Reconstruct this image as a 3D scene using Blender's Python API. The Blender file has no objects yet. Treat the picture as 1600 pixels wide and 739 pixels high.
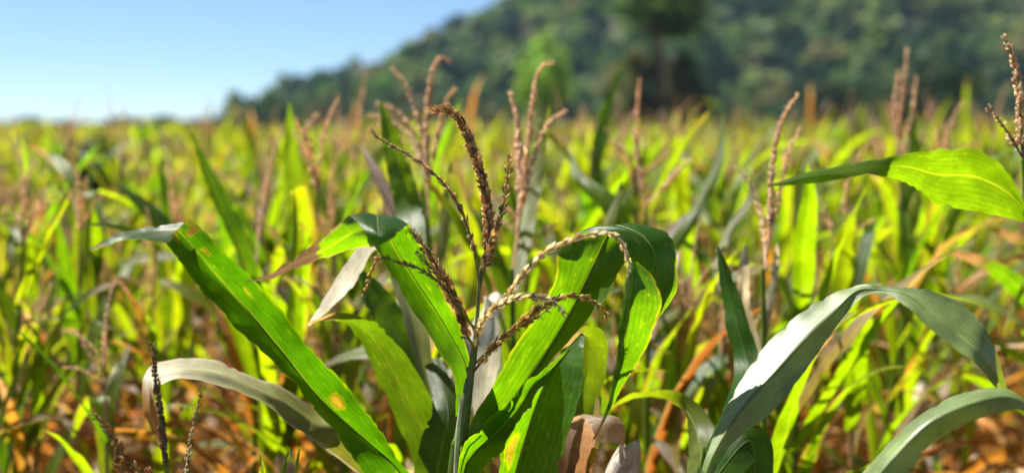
import bpy, math, random
import numpy as np

# ------------------------------------------------------------------ camera, sky, sun, exposure
sc = bpy.context.scene
col = sc.collection
R = math.radians
W, H, FPX = 1600.0, 739.0, 1805.0          # photograph frame and focal length in its pixels
PITCH = 5.35
EYE = np.array((0.0, 0.0, 1.60))

cam_d = bpy.data.cameras.new('camera')
cam = bpy.data.objects.new('camera', cam_d)
col.objects.link(cam)
cam.location = EYE
cam.rotation_euler = (R(90 - PITCH), 0, 0)
cam_d.sensor_width = 36.0
cam_d.lens = FPX / W * 36.0
cam_d.clip_start = 0.05
cam_d.clip_end = 6000
cam_d.dof.use_dof = True
cam_d.dof.focus_distance = 1.60
cam_d.dof.aperture_fstop = 1.9
cam_d.dof.aperture_blades = 0
sc.camera = cam

SUN = np.array((-0.48, 0.38, 0.79)); SUN /= np.linalg.norm(SUN)
world = bpy.data.worlds.new('World')
sc.world = world
world.use_nodes = True
nt = world.node_tree
bg = nt.nodes['Background']
sky = nt.nodes.new('ShaderNodeTexSky')
sky.sky_type = 'NISHITA'
sky.sun_disc = False
sky.sun_elevation = math.asin(SUN[2])
sky.sun_rotation = math.atan2(SUN[0], SUN[1])
sky.air_density = 0.8
sky.dust_density = 0.0
sky.ozone_density = 5.0
sky.altitude = 2000
nt.links.new(sky.outputs[0], bg.inputs[0])
bg.inputs[1].default_value = 0.05

sl = bpy.data.lights.new('sun', 'SUN')
so = bpy.data.objects.new('sun', sl)
col.objects.link(so)
sl.energy = 5.0
sl.angle = R(0.53)
sl.color = (1.0, 0.95, 0.86)
from mathutils import Vector
so.rotation_euler = Vector(SUN.tolist()).to_track_quat('Z', 'Y').to_euler()
so.location = (0, 0, 300)

sc.view_settings.view_transform = 'Standard'
sc.view_settings.look = 'None'
sc.view_settings.gamma = 1
sc.view_settings.exposure = 1.4
sc.render.engine = 'CYCLES'
sc.cycles.use_denoising = True
sc.cycles.max_bounces = 8
sc.cycles.diffuse_bounces = 2
sc.cycles.transmission_bounces = 6
sc.cycles.volume_bounces = 1
sc.cycles.caustics_reflective = False
sc.cycles.caustics_refractive = False
sc.cycles.sample_clamp_indirect = 6

cp, sp = math.cos(R(PITCH)), math.sin(R(PITCH))
RIGHT = np.array((1.0, 0, 0)); FWD = np.array((0, cp, -sp)); UP = np.array((0, sp, cp))
def P(px, py, d):
    return EYE + RIGHT * ((px - 800) / FPX * d) + UP * (-(py - 369.5) / FPX * d) + FWD * d
def ground_under(px, py, d):
    p = P(px, py, d); return np.array((p[0], p[1], 0.0))

# ------------------------------------------------------------------ materials
def new_mat(name):
    m = bpy.data.materials.new(name); m.use_nodes = True
    t = m.node_tree; t.nodes.clear()
    return m, t, t.nodes, t.links
def N(ns, typ, **kw):
    n = ns.new(typ)
    for k, v in kw.items(): setattr(n, k, v)
    return n
def math_n(ns, ln, op, a, b=None, c=None, clamp=False):
    n = ns.new('ShaderNodeMath'); n.operation = op; n.use_clamp = clamp
    for i, v in enumerate((a, b, c)):
        if v is None: continue
        if isinstance(v, (int, float)): n.inputs[i].default_value = v
        else: ln.new(v, n.inputs[i])
    return n.outputs[0]
def mixc(ns, ln, fac, a, b, mode='MIX'):
    n = ns.new('ShaderNodeMix'); n.data_type = 'RGBA'; n.blend_type = mode
    for sock, v in ((n.inputs[0], fac), (n.inputs[6], a), (n.inputs[7], b)):
        if isinstance(v, (int, float)): sock.default_value = v
        elif isinstance(v, tuple): sock.default_value = (*v, 1) if len(v) == 3 else v
        else: ln.new(v, sock)
    return n.outputs[2]

def leaf_material(name, veins=True, rough=0.42, transl=0.42, tboost=(1.55, 1.5, 0.55), nscale=22, spec=0.5, midrib=True, vein_n=34, dboost=(1.25, 1.1, 0.9), bump=0.00025, refl=1.0):
    m, t, ns, ln = new_mat(name)
    out = ns.new('ShaderNodeOutputMaterial')
    at = N(ns, 'ShaderNodeAttribute', attribute_name='tint')
    geo = ns.new('ShaderNodeTexCoord')
    no = ns.new('ShaderNodeTexNoise'); no.inputs['Scale'].default_value = nscale; no.inputs['Detail'].default_value = 5
    ln.new(geo.outputs['Object'], no.inputs['Vector'])
    mr = ns.new('ShaderNodeMapRange'); mr.inputs[1].default_value = .3; mr.inputs[2].default_value = .7
    mr.inputs[3].default_value = .72; mr.inputs[4].default_value = 1.25
    ln.new(no.outputs[0], mr.inputs[0])
    hsv = ns.new('ShaderNodeHueSaturation')
    ln.new(mr.outputs[0], hsv.inputs['Value']); ln.new(at.outputs['Color'], hsv.inputs['Color'])
    c = hsv.outputs[0]
    bump_h = no.outputs[0]
    if veins:
        uv = ns.new('ShaderNodeUVMap'); sx = ns.new('ShaderNodeSeparateXYZ'); ln.new(uv.outputs[0], sx.inputs[0])
        u = sx.outputs[0]
        ph = math_n(ns, ln, 'MULTIPLY', u, vein_n * 2 * math.pi)
        s = math_n(ns, ln, 'SINE', ph)
        s2 = math_n(ns, ln, 'SINE', math_n(ns, ln, 'MULTIPLY', u, vein_n * 0.37 * 2 * math.pi))
        vv = math_n(ns, ln, 'MULTIPLY_ADD', s, 0.10, 1.0)
        vv = math_n(ns, ln, 'MULTIPLY_ADD', s2, 0.08, vv)
        # streaks along the blade
        comb = ns.new('ShaderNodeCombineXYZ'); ln.new(math_n(ns, ln, 'MULTIPLY', u, 60), comb.inputs[0])
        ln.new(math_n(ns, ln, 'MULTIPLY', sx.outputs[1], 5), comb.inputs[1])
        st = ns.new('ShaderNodeTexNoise'); st.inputs['Scale'].default_value = 1.0; st.inputs['Detail'].default_value = 3
        ln.new(comb.outputs[0], st.inputs['Vector'])
        vv = math_n(ns, ln, 'MULTIPLY', vv, math_n(ns, ln, 'MULTIPLY_ADD', st.outputs[0], 0.5, 0.75))
        h2 = ns.new('ShaderNodeHueSaturation'); ln.new(vv, h2.inputs['Value']); ln.new(c, h2.inputs['Color']); c = h2.outputs[0]
        if midrib:
            a = math_n(ns, ln, 'ABSOLUTE', math_n(ns, ln, 'SUBTRACT', u, 0.5))
            f = ns.new('ShaderNodeMapRange'); f.inputs[1].default_value = .028; f.inputs[2].default_value = .012
            ln.new(a, f.inputs[0])
            pale = mixc(ns, ln, 0.45, c, (0.30, 0.36, 0.12))
            c = mixc(ns, ln, f.outputs[0], c, pale)
        # small blight flecks and dust, drawn out along the veins
        fm = ns.new('ShaderNodeCombineXYZ'); ln.new(math_n(ns, ln, 'MULTIPLY', u, 34), fm.inputs[0]); ln.new(math_n(ns, ln, 'MULTIPLY', sx.outputs[1], 60), fm.inputs[1])
        oi = ns.new('ShaderNodeObjectInfo'); ln.new(math_n(ns, ln, 'MULTIPLY', oi.outputs['Random'], 50), fm.inputs[2])
        fn = ns.new('ShaderNodeTexNoise'); fn.inputs['Scale'].default_value = 0.45; fn.inputs['Detail'].default_value = 4; fn.inputs['Roughness'].default_value = .65
        ln.new(fm.outputs[0], fn.inputs['Vector'])
        fr = ns.new('ShaderNodeMapRange'); fr.inputs[1].default_value = .64; fr.inputs[2].default_value = .72; ln.new(fn.outputs[0], fr.inputs[0])
        c = mixc(ns, ln, math_n(ns, ln, 'MULTIPLY', fr.outputs[0], .6), c, (0.30, 0.26, 0.05))
        lo = ns.new('ShaderNodeMapRange'); lo.inputs[1].default_value = .25; lo.inputs[2].default_value = .7; lo.inputs[3].default_value = .78; lo.inputs[4].default_value = 1.2
        ln.new(fn.outputs[0], lo.inputs[0])
        h3 = ns.new('ShaderNodeHueSaturation'); ln.new(lo.outputs[0], h3.inputs['Value']); ln.new(c, h3.inputs['Color']); c = h3.outputs[0]
        bump_h = math_n(ns, ln, 'ADD', math_n(ns, ln, 'MULTIPLY', s, 0.5), math_n(ns, ln, 'MULTIPLY', st.outputs[0], 1.2))
    bp = ns.new('ShaderNodeBump'); bp.inputs['Strength'].default_value = 0.6; bp.inputs['Distance'].default_value = bump
    ln.new(bump_h, bp.inputs['Height'])
    pr = ns.new('ShaderNodeBsdfPrincipled')
    ln.new(mixc(ns, ln, 1.0, c, (refl, refl, refl, 1), 'MULTIPLY'), pr.inputs['Base Color']); pr.inputs['Roughness'].default_value = rough
    pr.inputs['Specular IOR Level'].default_value = spec
    ln.new(bp.outputs[0], pr.inputs['Normal'])
    tr = ns.new('ShaderNodeBsdfTranslucent')
    sep = ns.new('ShaderNodeSeparateColor'); ln.new(at.outputs['Color'], sep.inputs[0])
    dry = ns.new('ShaderNodeMapRange'); dry.inputs[1].default_value = .80; dry.inputs[2].default_value = 1.02
    ln.new(math_n(ns, ln, 'DIVIDE', sep.outputs[0], sep.outputs[1]), dry.inputs[0])
    boost = mixc(ns, ln, dry.outputs[0], (*tboost, 1), (*dboost, 1))
    tc = mixc(ns, ln, 1.0, c, boost, 'MULTIPLY')
    ln.new(tc, tr.inputs[0])
    mx = ns.new('ShaderNodeMixShader'); mx.inputs[0].default_value = transl
    ln.new(pr.outputs[0], mx.inputs[1]); ln.new(tr.outputs[0], mx.inputs[2])
    ln.new(mx.outputs[0], out.inputs[0])
    return m

M_LEAF = leaf_material('corn_leaf', tboost=(2.75, 2.5, 0.15), dboost=(1.3, 1.1, 0.8), transl=0.57, rough=0.36, spec=0.33, refl=0.7)
M_DRY = leaf_material('bleached_leaf', tboost=(1.6, 1.6, 0.5), dboost=(1.2, 1.12, 0.95), transl=0.35, rough=0.55, spec=0.3)
M_WAX = leaf_material('waxy_corn_leaf', tboost=(2.75, 2.5, 0.15), dboost=(1.3, 1.1, 0.8), transl=0.30, rough=0.40, spec=0.85, refl=1.0)
M_FOL = leaf_material('tree_foliage', veins=False, rough=0.6, transl=0.28, nscale=1.5, spec=0.2, tboost=(1.8, 2.0, 0.9))
M_TAS = leaf_material('tassel_husk', veins=False, rough=0.55, transl=0.5, nscale=120, spec=0.3, tboost=(1.4, 1.25, 0.95), dboost=(1.4, 1.25, 0.95))
M_TASP = leaf_material('pale_tassel_husk', veins=False, rough=0.5, transl=0.6, nscale=120, spec=0.4, tboost=(1.3, 1.25, 1.1), dboost=(1.3, 1.25, 1.1))
M_STALK = leaf_material('corn_stalk', veins=True, rough=0.5, transl=0.2, nscale=30, midrib=False, vein_n=10, spec=0.3)
M_RIB = leaf_material('leaf_midrib', veins=False, rough=0.5, transl=0.4, nscale=60, tboost=(1.8, 1.8, 0.6))
M_HUSK = leaf_material('ear_husk', veins=True, rough=0.6, transl=0.2, nscale=40, midrib=False, vein_n=14, tboost=(1.2, 1.1, 0.8))

def ground_material(name, c1, c2, c3, scale, bump=0.05):
    m, t, ns, ln = new_mat(name)
    out = ns.new('ShaderNodeOutputMaterial'); tc = ns.new('ShaderNodeTexCoord')
    a = ns.new('ShaderNodeTexNoise'); a.inputs['Scale'].default_value = scale; a.inputs['Detail'].default_value = 8
    b = ns.new('ShaderNodeTexNoise'); b.inputs['Scale'].default_value = scale * 0.13; b.inputs['Detail'].default_value = 4
    ln.new(tc.outputs['Object'], a.inputs['Vector']); ln.new(tc.outputs['Object'], b.inputs['Vector'])
    fa = ns.new('ShaderNodeMapRange'); fa.inputs[1].default_value = .35; fa.inputs[2].default_value = .65; ln.new(a.outputs[0], fa.inputs[0])
    fb = ns.new('ShaderNodeMapRange'); fb.inputs[1].default_value = .42; fb.inputs[2].default_value = .6; ln.new(b.outputs[0], fb.inputs[0])
    c = mixc(ns, ln, fa.outputs[0], c1, c2); c = mixc(ns, ln, fb.outputs[0], c, c3)
    bp = ns.new('ShaderNodeBump'); bp.inputs['Strength'].default_value = .8; bp.inputs['Distance'].default_value = bump
    ln.new(a.outputs[0], bp.inputs['Height'])
    pr = ns.new('ShaderNodeBsdfPrincipled'); pr.inputs['Roughness'].default_value = .95
    pr.inputs['Specular IOR Level'].default_value = .15
    ln.new(c, pr.inputs['Base Color']); ln.new(bp.outputs[0], pr.inputs['Normal']); ln.new(pr.outputs[0], out.inputs[0])
    return m
M_SOIL = ground_material('field_soil', (0.10, 0.055, 0.028), (0.155, 0.085, 0.045), (0.075, 0.045, 0.026), 9.0)
M_HILL = ground_material('hill_scrub', (0.035, 0.06, 0.02), (0.055, 0.075, 0.028), (0.085, 0.085, 0.04), 0.35, 0.4)
M_BARK = ground_material('tree_bark', (0.27, 0.16, 0.10), (0.38, 0.24, 0.16), (0.20, 0.12, 0.08), 6.0, 0.03)

# ------------------------------------------------------------------ mesh helpers
class Acc:
    """collects verts / quads(or tris) / uvs / tints for ONE mesh"""
    def __init__(s): s.V = []; s.F = []; s.UV = []; s.T = []; s.n = 0
    def add(s, V, F, T, UV=None):
        V = np.asarray(V, float); T = np.asarray(T, float)
        if T.ndim == 1: T = np.tile(T, (len(V), 1))
        if UV is None: UV = np.zeros((len(V), 2))
        s.V.append(V); s.T.append(T); s.UV.append(UV)
        F = np.asarray(F, int) + s.n
        s.F.append(F); s.n += len(V)
        return s
    def arrays(s):
        F4 = []
        for F in s.F:
            if F.shape[1] == 3: F = np.concatenate([F, -np.ones((len(F), 1), int)], 1)
            F4.append(F)
        return np.concatenate(s.V), np.concatenate(F4), np.concatenate(s.UV), np.concatenate(s.T)

def make_mesh(name, acc, mat, base=None, smooth=True):
    V, F, UV, T = acc.arrays()
    if base is not None: V = V - base
    me = bpy.data.meshes.new(name)
    cnt = np.where(F[:, 3] < 0, 3, 4)
    flat = F.reshape(-1); flat = flat[flat >= 0]
    me.vertices.add(len(V)); me.vertices.foreach_set('co', V.astype(np.float32).ravel())
    me.loops.add(len(flat)); me.loops.foreach_set('vertex_index', flat.astype(np.int32))
    me.polygons.add(len(F))
    st = np.concatenate([[0], np.cumsum(cnt)[:-1]])
    me.polygons.foreach_set('loop_start', st.astype(np.int32))
    me.update(calc_edges=True)
    if smooth: me.polygons.foreach_set('use_smooth', np.ones(len(F), bool))
    ul = me.uv_layers.new(name='UVMap'); ul.data.foreach_set('uv', UV[flat].astype(np.float32).ravel())
    at = me.attributes.new('tint', 'FLOAT_COLOR', 'POINT')
    at.data.foreach_set('color', np.concatenate([np.clip(T, 0, 1), np.ones((len(T), 1))], 1).astype(np.float32).ravel())
    me.materials.append(mat)
    return me

def link(name, data, parent=None):
    o = bpy.data.objects.new(name, data); col.objects.link(o)
    if parent: o.parent = parent
    return o
def tag(o, label=None, cat=None, group=None, kind=None):
    if label: o['label'] = label
    if cat: o['category'] = cat
    if group: o['group'] = group
    if kind: o['kind'] = kind
    return o
def thing(name, label, cat, loc, group=None):
    o = link(name, None); o.location = loc
    return tag(o, label, cat, group)
KIDS = {}
def part(name, acc, mat, parent, base=None, smooth=True):
    o = link(name, make_mesh(name, acc, mat, base, smooth), parent)
    return o

def catmull(pts, n):
    pts = np.asarray(pts, float); k = len(pts)
    if k == 2:
        t = np.linspace(0, 1, n)[:, None]; return pts[0] * (1 - t) + pts[1] * t
    ext = np.vstack([2 * pts[0] - pts[1], pts, 2 * pts[-1] - pts[-2]])
    t = np.linspace(0, k - 1, n); i = np.minimum(t.astype(int), k - 2); f = (t - i)[:, None]
    p0, p1, p2, p3 = ext[i], ext[i + 1], ext[i + 2], ext[i + 3]
    return 0.5 * (2 * p1 + (p2 - p0) * f + (2 * p0 - 5 * p1 + 4 * p2 - p3) * f ** 2 + (3 * p1 - p0 - 3 * p2 + p3) * f ** 3)

def grid_faces(n, m):
    i = np.arange(n - 1)[:, None] * m + np.arange(m - 1)[None]
    return np.stack([i, i + 1, i + m + 1, i + m], -1).reshape(-1, 4)

def tangents(p):
    t = np.gradient(p, axis=0); return t / (np.linalg.norm(t, axis=1, keepdims=True) + 1e-9)
def tube(pts, rad, sides, tint):
    pts = np.asarray(pts, float); n = len(pts); t = tangents(pts)
    rad = np.broadcast_to(np.asarray(rad, float), (n,))
    ref = np.array((0.31, 0.9, 0.2)); ref /= np.linalg.norm(ref)
    a = np.cross(t, ref); a /= np.linalg.norm(a, axis=1, keepdims=True) + 1e-9
    b = np.cross(t, a)
    th = np.linspace(0, 2 * np.pi, sides, endpoint=False)
    V = pts[:, None] + rad[:, None, None] * (np.cos(th)[None, :, None] * a[:, None] + np.sin(th)[None, :, None] * b[:, None])
    i = np.arange(n - 1)[:, None] * sides; j = np.arange(sides)[None]; k = (j + 1) % sides
    F = np.stack([i + j, i + k, i + sides + k, i + sides + j], -1).reshape(-1, 4)
    V = V.reshape(-1, 3)
    UV = np.stack([np.tile(th / (2 * np.pi), n), np.repeat(np.linspace(0, 1, n), sides)], 1)
    T = np.asarray(tint, float)
    if T.ndim == 2 and len(T) == n: T = np.repeat(T, sides, 0)
    # end caps as triangle fans folded onto the first ring vertex
    return V, F, T, UV

rng = np.random.default_rng(7)
def wob(x, seed, f=1.0):
    s = np.random.default_rng(seed); r = 0
    for k in range(4):
        r = r + np.sin(x * f * (1.7 ** k) + s.uniform(0, 6.28)) / (1.5 ** k)
    return r / 2.2

# colours (real base colours of leaf tissue)
GREEN = (0.060, 0.150, 0.012); DEEP = (0.035, 0.105, 0.012); YGREEN = (0.110, 0.190, 0.011)
OLIVE = (0.15, 0.165, 0.03); YELLOW = (0.34, 0.27, 0.03); ORANGE = (0.48, 0.20, 0.02)
RUST = (0.27, 0.095, 0.016); PALE = (0.56, 0.48, 0.37); TAN = (0.42, 0.27, 0.11); LIME = (0.160, 0.225, 0.015)

def leaf_tint(u, v, base, tip=None, tip_v=0.85, edge=None, edge_w=0.10, spots=(), seed=0, base2=None, mixp=1.0):
    T = np.empty(u.shape + (3,)); T[:] = base
    if base2 is not None:
        f = np.clip(v, 0, 1)[..., None] ** mixp; T = T * (1 - f) + np.array(base2) * f
    T *= (1 + 0.12 * wob(v * 9 + u * 4, seed + 3))[..., None]
    if edge is not None:
        e = np.minimum(u, 1 - u)
        f = np.clip((edge_w * (0.6 + 0.6 * wob(v * 20 + 3 * (u > .5), seed)) - e) / 0.03, 0, 1)[..., None]
        T = T * (1 - f) + np.array(edge) * f
    if tip is not None:
        f = np.clip((v - tip_v + 0.05 * wob(u * 12, seed + 1)) / 0.06, 0, 1)[..., None]
        T = T * (1 - f) + np.array(tip) * f
    for (su, sv, ru, rv, c) in spots:
        f = np.clip(1.6 - 1.6 * (((u - su) / ru) ** 2 + ((v - sv) / rv) ** 2) + 0.4 * wob(u * 40 + v * 60, seed + 5), 0, 1)[..., None]
        T = T * (1 - f) + np.array(c) * f
    return T

def finish_blade(G, seed, ripple, tint_kw):
    """G: (n, m, 3) grid of the blade; gives acc-ready arrays"""
    n, m = G.shape[:2]
    u = np.broadcast_to(np.linspace(0, 1, m)[None], (n, m)); v = np.broadcast_to(np.linspace(0, 1, n)[:, None], (n, m))
    if ripple:
        du = np.gradient(G, axis=0); dv = np.gradient(G, axis=1)
        nn = np.cross(du, dv); nn /= np.linalg.norm(nn, axis=2, keepdims=True) + 1e-9
        e = np.abs(u - .5) * 2
        amp = ripple * e ** 1.5 * np.sin(v * np.pi)
        G = G + nn * (amp * (wob(v * 26, seed) * (u < .5) + wob(v * 23, seed + 9) * (u >= .5)))[..., None]
        G = G + nn * (0.25 * ripple * wob(v * 14 + u * 9, seed + 4))[..., None]
    if m >= 9:
        gg = np.random.default_rng(seed + 77); G = G.copy()
        for e, i in ((0, 1), (m - 1, m - 2)):
            bite = np.where(gg.random(n) < .16, gg.uniform(.15, .85, n), gg.uniform(0, .18, n))
            bite = bite * np.clip(1.3 - np.abs(v[:, 0] - .55) * 1.2, .2, 1)
            G[:, e] = G[:, e] * (1 - bite[:, None]) + G[:, i] * bite[:, None]
    T = leaf_tint(u, v, seed=seed, **tint_kw)
    return G.reshape(-1, 3), grid_faces(n, m), T.reshape(-1, 3), np.stack([u, v], -1).reshape(-1, 2)

def blade_lmr(stations, n=56, m=13, seed=0, ripple=0.003, **tk):
    """stations: ((xL,yL,dL),(xM,yM,dM),(xR,yR,dR)) photograph pixels + metres along the view"""
    S = np.array([[P(*q) for q in st] for st in stations])          # k,3,3
    L, Mi, Rr = (catmull(S[:, k], n) for k in range(3))
    t = np.linspace(-1, 1, m)
    G = np.empty((n, m, 3))
    for j, q in enumerate(t):
        E = L if q < 0 else Rr; a = abs(q)
        G[:, j] = Mi * (1 - a) + E * a
    # round the two halves a little
    nn = np.cross(tangents(Mi), Rr - L); nn /= np.linalg.norm(nn, axis=1, keepdims=True) + 1e-9
    wid = np.linalg.norm(Rr - L, axis=1)
    for j, q in enumerate(t):
        G[:, j] += nn * (wid * 0.05 * math.sin(math.pi * abs(q)))[:, None]
    return finish_blade(G, seed, ripple, tk), Mi

def blade_spine(st, n=44, m=9, seed=0, ripple=0.003, fold=0.25, **tk):
    """st: (px, py, depth, full width in m, roll in degrees about the spine; 0 faces the camera)"""
    pts = catmull([P(a, b, d) for a, b, d, *_ in st], n)
    wid = np.clip(catmull([[s[3]] for s in st], n)[:, 0], 0.0005, None)
    roll = np.radians(catmull([[s[4]] for s in st], n)[:, 0])
    t = tangents(pts); view = pts - EYE; view /= np.linalg.norm(view, axis=1, keepdims=True)
    side = np.cross(t, view); side /= np.linalg.norm(side, axis=1, keepdims=True) + 1e-9
    nor = np.cross(side, t)
    s2 = side * np.cos(roll)[:, None] + nor * np.sin(roll)[:, None]
    n2 = np.cross(s2, t)
    q = np.linspace(-.5, .5, m)
    G = pts[:, None] + s2[:, None] * (q[None, :, None] * wid[:, None, None]) + n2[:, None] * (fold * np.abs(q)[None, :, None] * wid[:, None, None])
    return finish_blade(G, seed, ripple, tk), pts

def add_leaf(parent, base, blade, midrib=True, mat=None, label=None, rib_r=0.0011, rib=None):
    (V, F, T, UV), Mi = blade
    o = part('leaf', Acc().add(V, F, T, UV), mat or M_LEAF, parent, base)
    if label: o['label'] = label
    if midrib:
        n = len(Mi); pts = Mi[: int(n * .96)]
        k = np.linspace(1, 0.2, len(pts))
        m = len(T) // n; tm = T.reshape(n, m, 3)[: len(pts), m // 2] * 0.75 + np.array((0.26, 0.30, 0.11)) * 0.25
        if rib is not None: tm = np.tile(rib, (len(pts), 1))
        V, F, T2, UV = tube(pts, rib_r * k, 6, tm)
        part('midrib', Acc().add(V, F, T2, UV), M_RIB, o, base)
    return o

# -------- tassels
def spindle(sides, rings):
    th = np.linspace(0, 2 * np.pi, sides, endpoint=False)
    z = np.linspace(0, 1, rings + 2); r = np.sin(np.pi * z ** 0.8) ** 0.8
    V = [(0, 0, 0)]
    for k in range(1, rings + 1):
        for a in th: V.append((math.cos(a) * r[k], math.sin(a) * r[k], z[k]))
    V.append((0, 0, 1)); V = np.array(V); F = []
    for j in range(sides): F.append((0, 1 + (j + 1) % sides, 1 + j))
    for k in range(rings - 1):
        a = 1 + k * sides
        for j in range(sides):
            jj = (j + 1) % sides
            F += [(a + j, a + jj, a + sides + jj), (a + j, a + sides + jj, a + sides + j)]
    e = len(V) - 1; a = 1 + (rings - 1) * sides
    for j in range(sides): F.append((e, a + j, a + (j + 1) % sides))
    return V, np.array(F)
SP_HI = spindle(6, 3); SP_LO = spindle(4, 1); SP_AN = spindle(4, 2)

def frame(d):
    d = d / np.linalg.norm(d); ref = np.array((0, 0, 1.0)) if abs(d[2]) < .9 else np.array((1.0, 0, 0))
    a = np.cross(ref, d); a /= np.linalg.norm(a); return a, np.cross(d, a), d

def tassel_branch(pts, rad=0.0016, step=0.0045, length=0.0095, width=0.0016, start=0.12, cols=None, per=2, hi=True, anther=0.25, splay=0.5, seed=0, stemcol=(0.22, 0.24, 0.08), swell=1.0):
    """one branch of a tassel: a stem with husked spikelets set in pairs round it and the anthers left hanging"""
    g = np.random.default_rng(seed)
    cols = cols or [(0.30, 0.19, 0.09), (0.22, 0.12, 0.06), (0.42, 0.31, 0.17), (0.16, 0.08, 0.05)]
    acc = Acc(); pts = np.asarray(pts); n = len(pts)
    acc.add(*tube(pts, rad * np.linspace(1, .45, n), 6 if hi else 4, np.array(stemcol)))
    seg = np.linalg.norm(np.diff(pts, axis=0), axis=1); cum = np.concatenate([[0], np.cumsum(seg)])
    t = tangents(pts); s = cum[-1] * start; k = 0
    TV, TF = SP_HI if hi else SP_LO
    while s < cum[-1]:
        p = np.array([np.interp(s, cum, pts[:, i]) for i in range(3)]); d = np.array([np.interp(s, cum, t[:, i]) for i in range(3)])
        a, b, d = frame(d)
        taper = 1 - 0.45 * (s / cum[-1]) ** 3
        for q in range(per):
            th = k * 2.4 + q * 2 * math.pi / per + g.uniform(-.4, .4)
            o = a * math.cos(th) + b * math.sin(th)
            dd = d + o * (splay * g.uniform(.5, 1.4)); dd /= np.linalg.norm(dd)
            x, y, z = frame(dd); L = length * taper * g.uniform(.8, 1.2); w = width * swell * taper * g.uniform(.8, 1.2)
            L *= g.uniform(.75, 1.3); w *= g.uniform(.8, 1.2)
            V = p + o * rad * .8 + TV[:, :1] * x * w + TV[:, 1:2] * y * w * .75 + TV[:, 2:] * z * L
            c = np.array(cols[g.integers(len(cols))]) * g.uniform(.75, 1.25)
            acc.add(V, TF, c)
            if g.random() < anther:
                e = p + z * L * .8 + o * rad; dn = np.array((g.normal() * .5, g.normal() * .5, -1.0)); x, y, z = frame(dn)
                V = e + SP_AN[0][:, :1] * x * .0008 + SP_AN[0][:, 1:2] * y * .0008 + SP_AN[0][:, 2:] * z * g.uniform(.004, .007)
                acc.add(V, SP_AN[1], np.array((0.62, 0.48, 0.20)) * g.uniform(.7, 1.2))
        s += step * g.uniform(.7, 1.3) * (1.7 if g.random() < .06 else 1); k += 1
    return acc

def px_path(p, n=40):
    return catmull([P(*q) for q in p], n)

# ------------------------------------------------------------------ the setting: ground, hill, haze
def disc_ground():
    a = Acc(); r = 1150.0
    acc_v = []; 
    n = 24
    xs = np.concatenate([-np.geomspace(r, 2, n), [0], np.geomspace(2, r, n)])
    X, Y = np.meshgrid(xs, xs); Z = 0.0 * X
    near = np.hypot(X, Y) < 60
    Z = np.where(near, 0.02 * np.sin(X * 3.1 + Y) - .02, -0.02)
    V = np.stack([X, Y, Z], -1).reshape(-1, 3)
    return a.add(V, grid_faces(len(xs), len(xs)), (0.15, 0.09, 0.05))
tag(link('ground', make_mesh('ground', disc_ground(), M_SOIL)), 'brown earth of the corn field', kind='structure')

def sstep(a, b, x):
    t = np.clip((x - a) / (b - a), 0, 1); return t * t * (3 - 2 * t)
def hill_h(x, y):
    prof = np.interp(x, [-150, -110, -62, -40, -9, 30, 70, 130, 220, 400, 700], [0, 1.5, 4.5, 13, 29, 56, 82, 104, 116, 120, 60])
    up = sstep(190, 410, y) ** 1.15 * (1 - 0.75 * sstep(480, 800, y))
    b = 2.2 * np.sin(x * .061 + 1) * np.sin(y * .043) + 1.3 * np.sin(x * .13 + y * .1)
    return np.maximum(prof * up + b * sstep(4, 25, prof * up) , -0.5)
def hill_mesh():
    xs = np.arange(-200, 760, 8.0); ys = np.arange(180, 900, 8.0)
    X, Y = np.meshgrid(xs, ys); Z = hill_h(X, Y) - 0.06 * (hill_h(X, Y) < .1)
    ed = (X <= xs[0]) | (X >= xs[-1] - .1) | (Y <= ys[0]) | (Y >= ys[-1] - .1)
    Z = np.where(ed, -0.5, Z)
    return Acc().add(np.stack([X, Y, Z], -1).reshape(-1, 3), grid_faces(len(ys), len(xs)), (0.1, 0.1, 0.05))
tag(link('hill', make_mesh('hill', hill_mesh(), M_HILL)), 'forested hill behind the field', kind='structure')

def haze_box(x0, x1, y0, y1, z0, z1, dens):
    V = [(x, y, z) for x in (x0, x1) for y in (y0, y1) for z in (z0, z1)]
    F = [(0, 1, 3, 2), (4, 6, 7, 5), (0, 4, 5, 1), (2, 3, 7, 6), (0, 2, 6, 4), (1, 5, 7, 3)]
    me = bpy.data.meshes.new('haze'); me.from_pydata(V, [], F); me.update()
    m, t, ns, ln = new_mat('haze_air'); out = ns.new('ShaderNodeOutputMaterial')
    v = ns.new('ShaderNodeVolumePrincipled'); v.inputs['Density'].default_value = dens
    v.inputs['Color'].default_value = (0.45, 0.72, 1.0, 1); v.inputs['Anisotropy'].default_value = 0.0
    ln.new(v.outputs[0], out.inputs['Volume']); me.materials.append(m)
    return tag(link('haze', me), 'thin blue haze in the air', kind='stuff')
HAZE = 0.00018
if HAZE: haze_box(-1200, 1200, -1200, 1200, -1.6, 150, HAZE)

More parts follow.
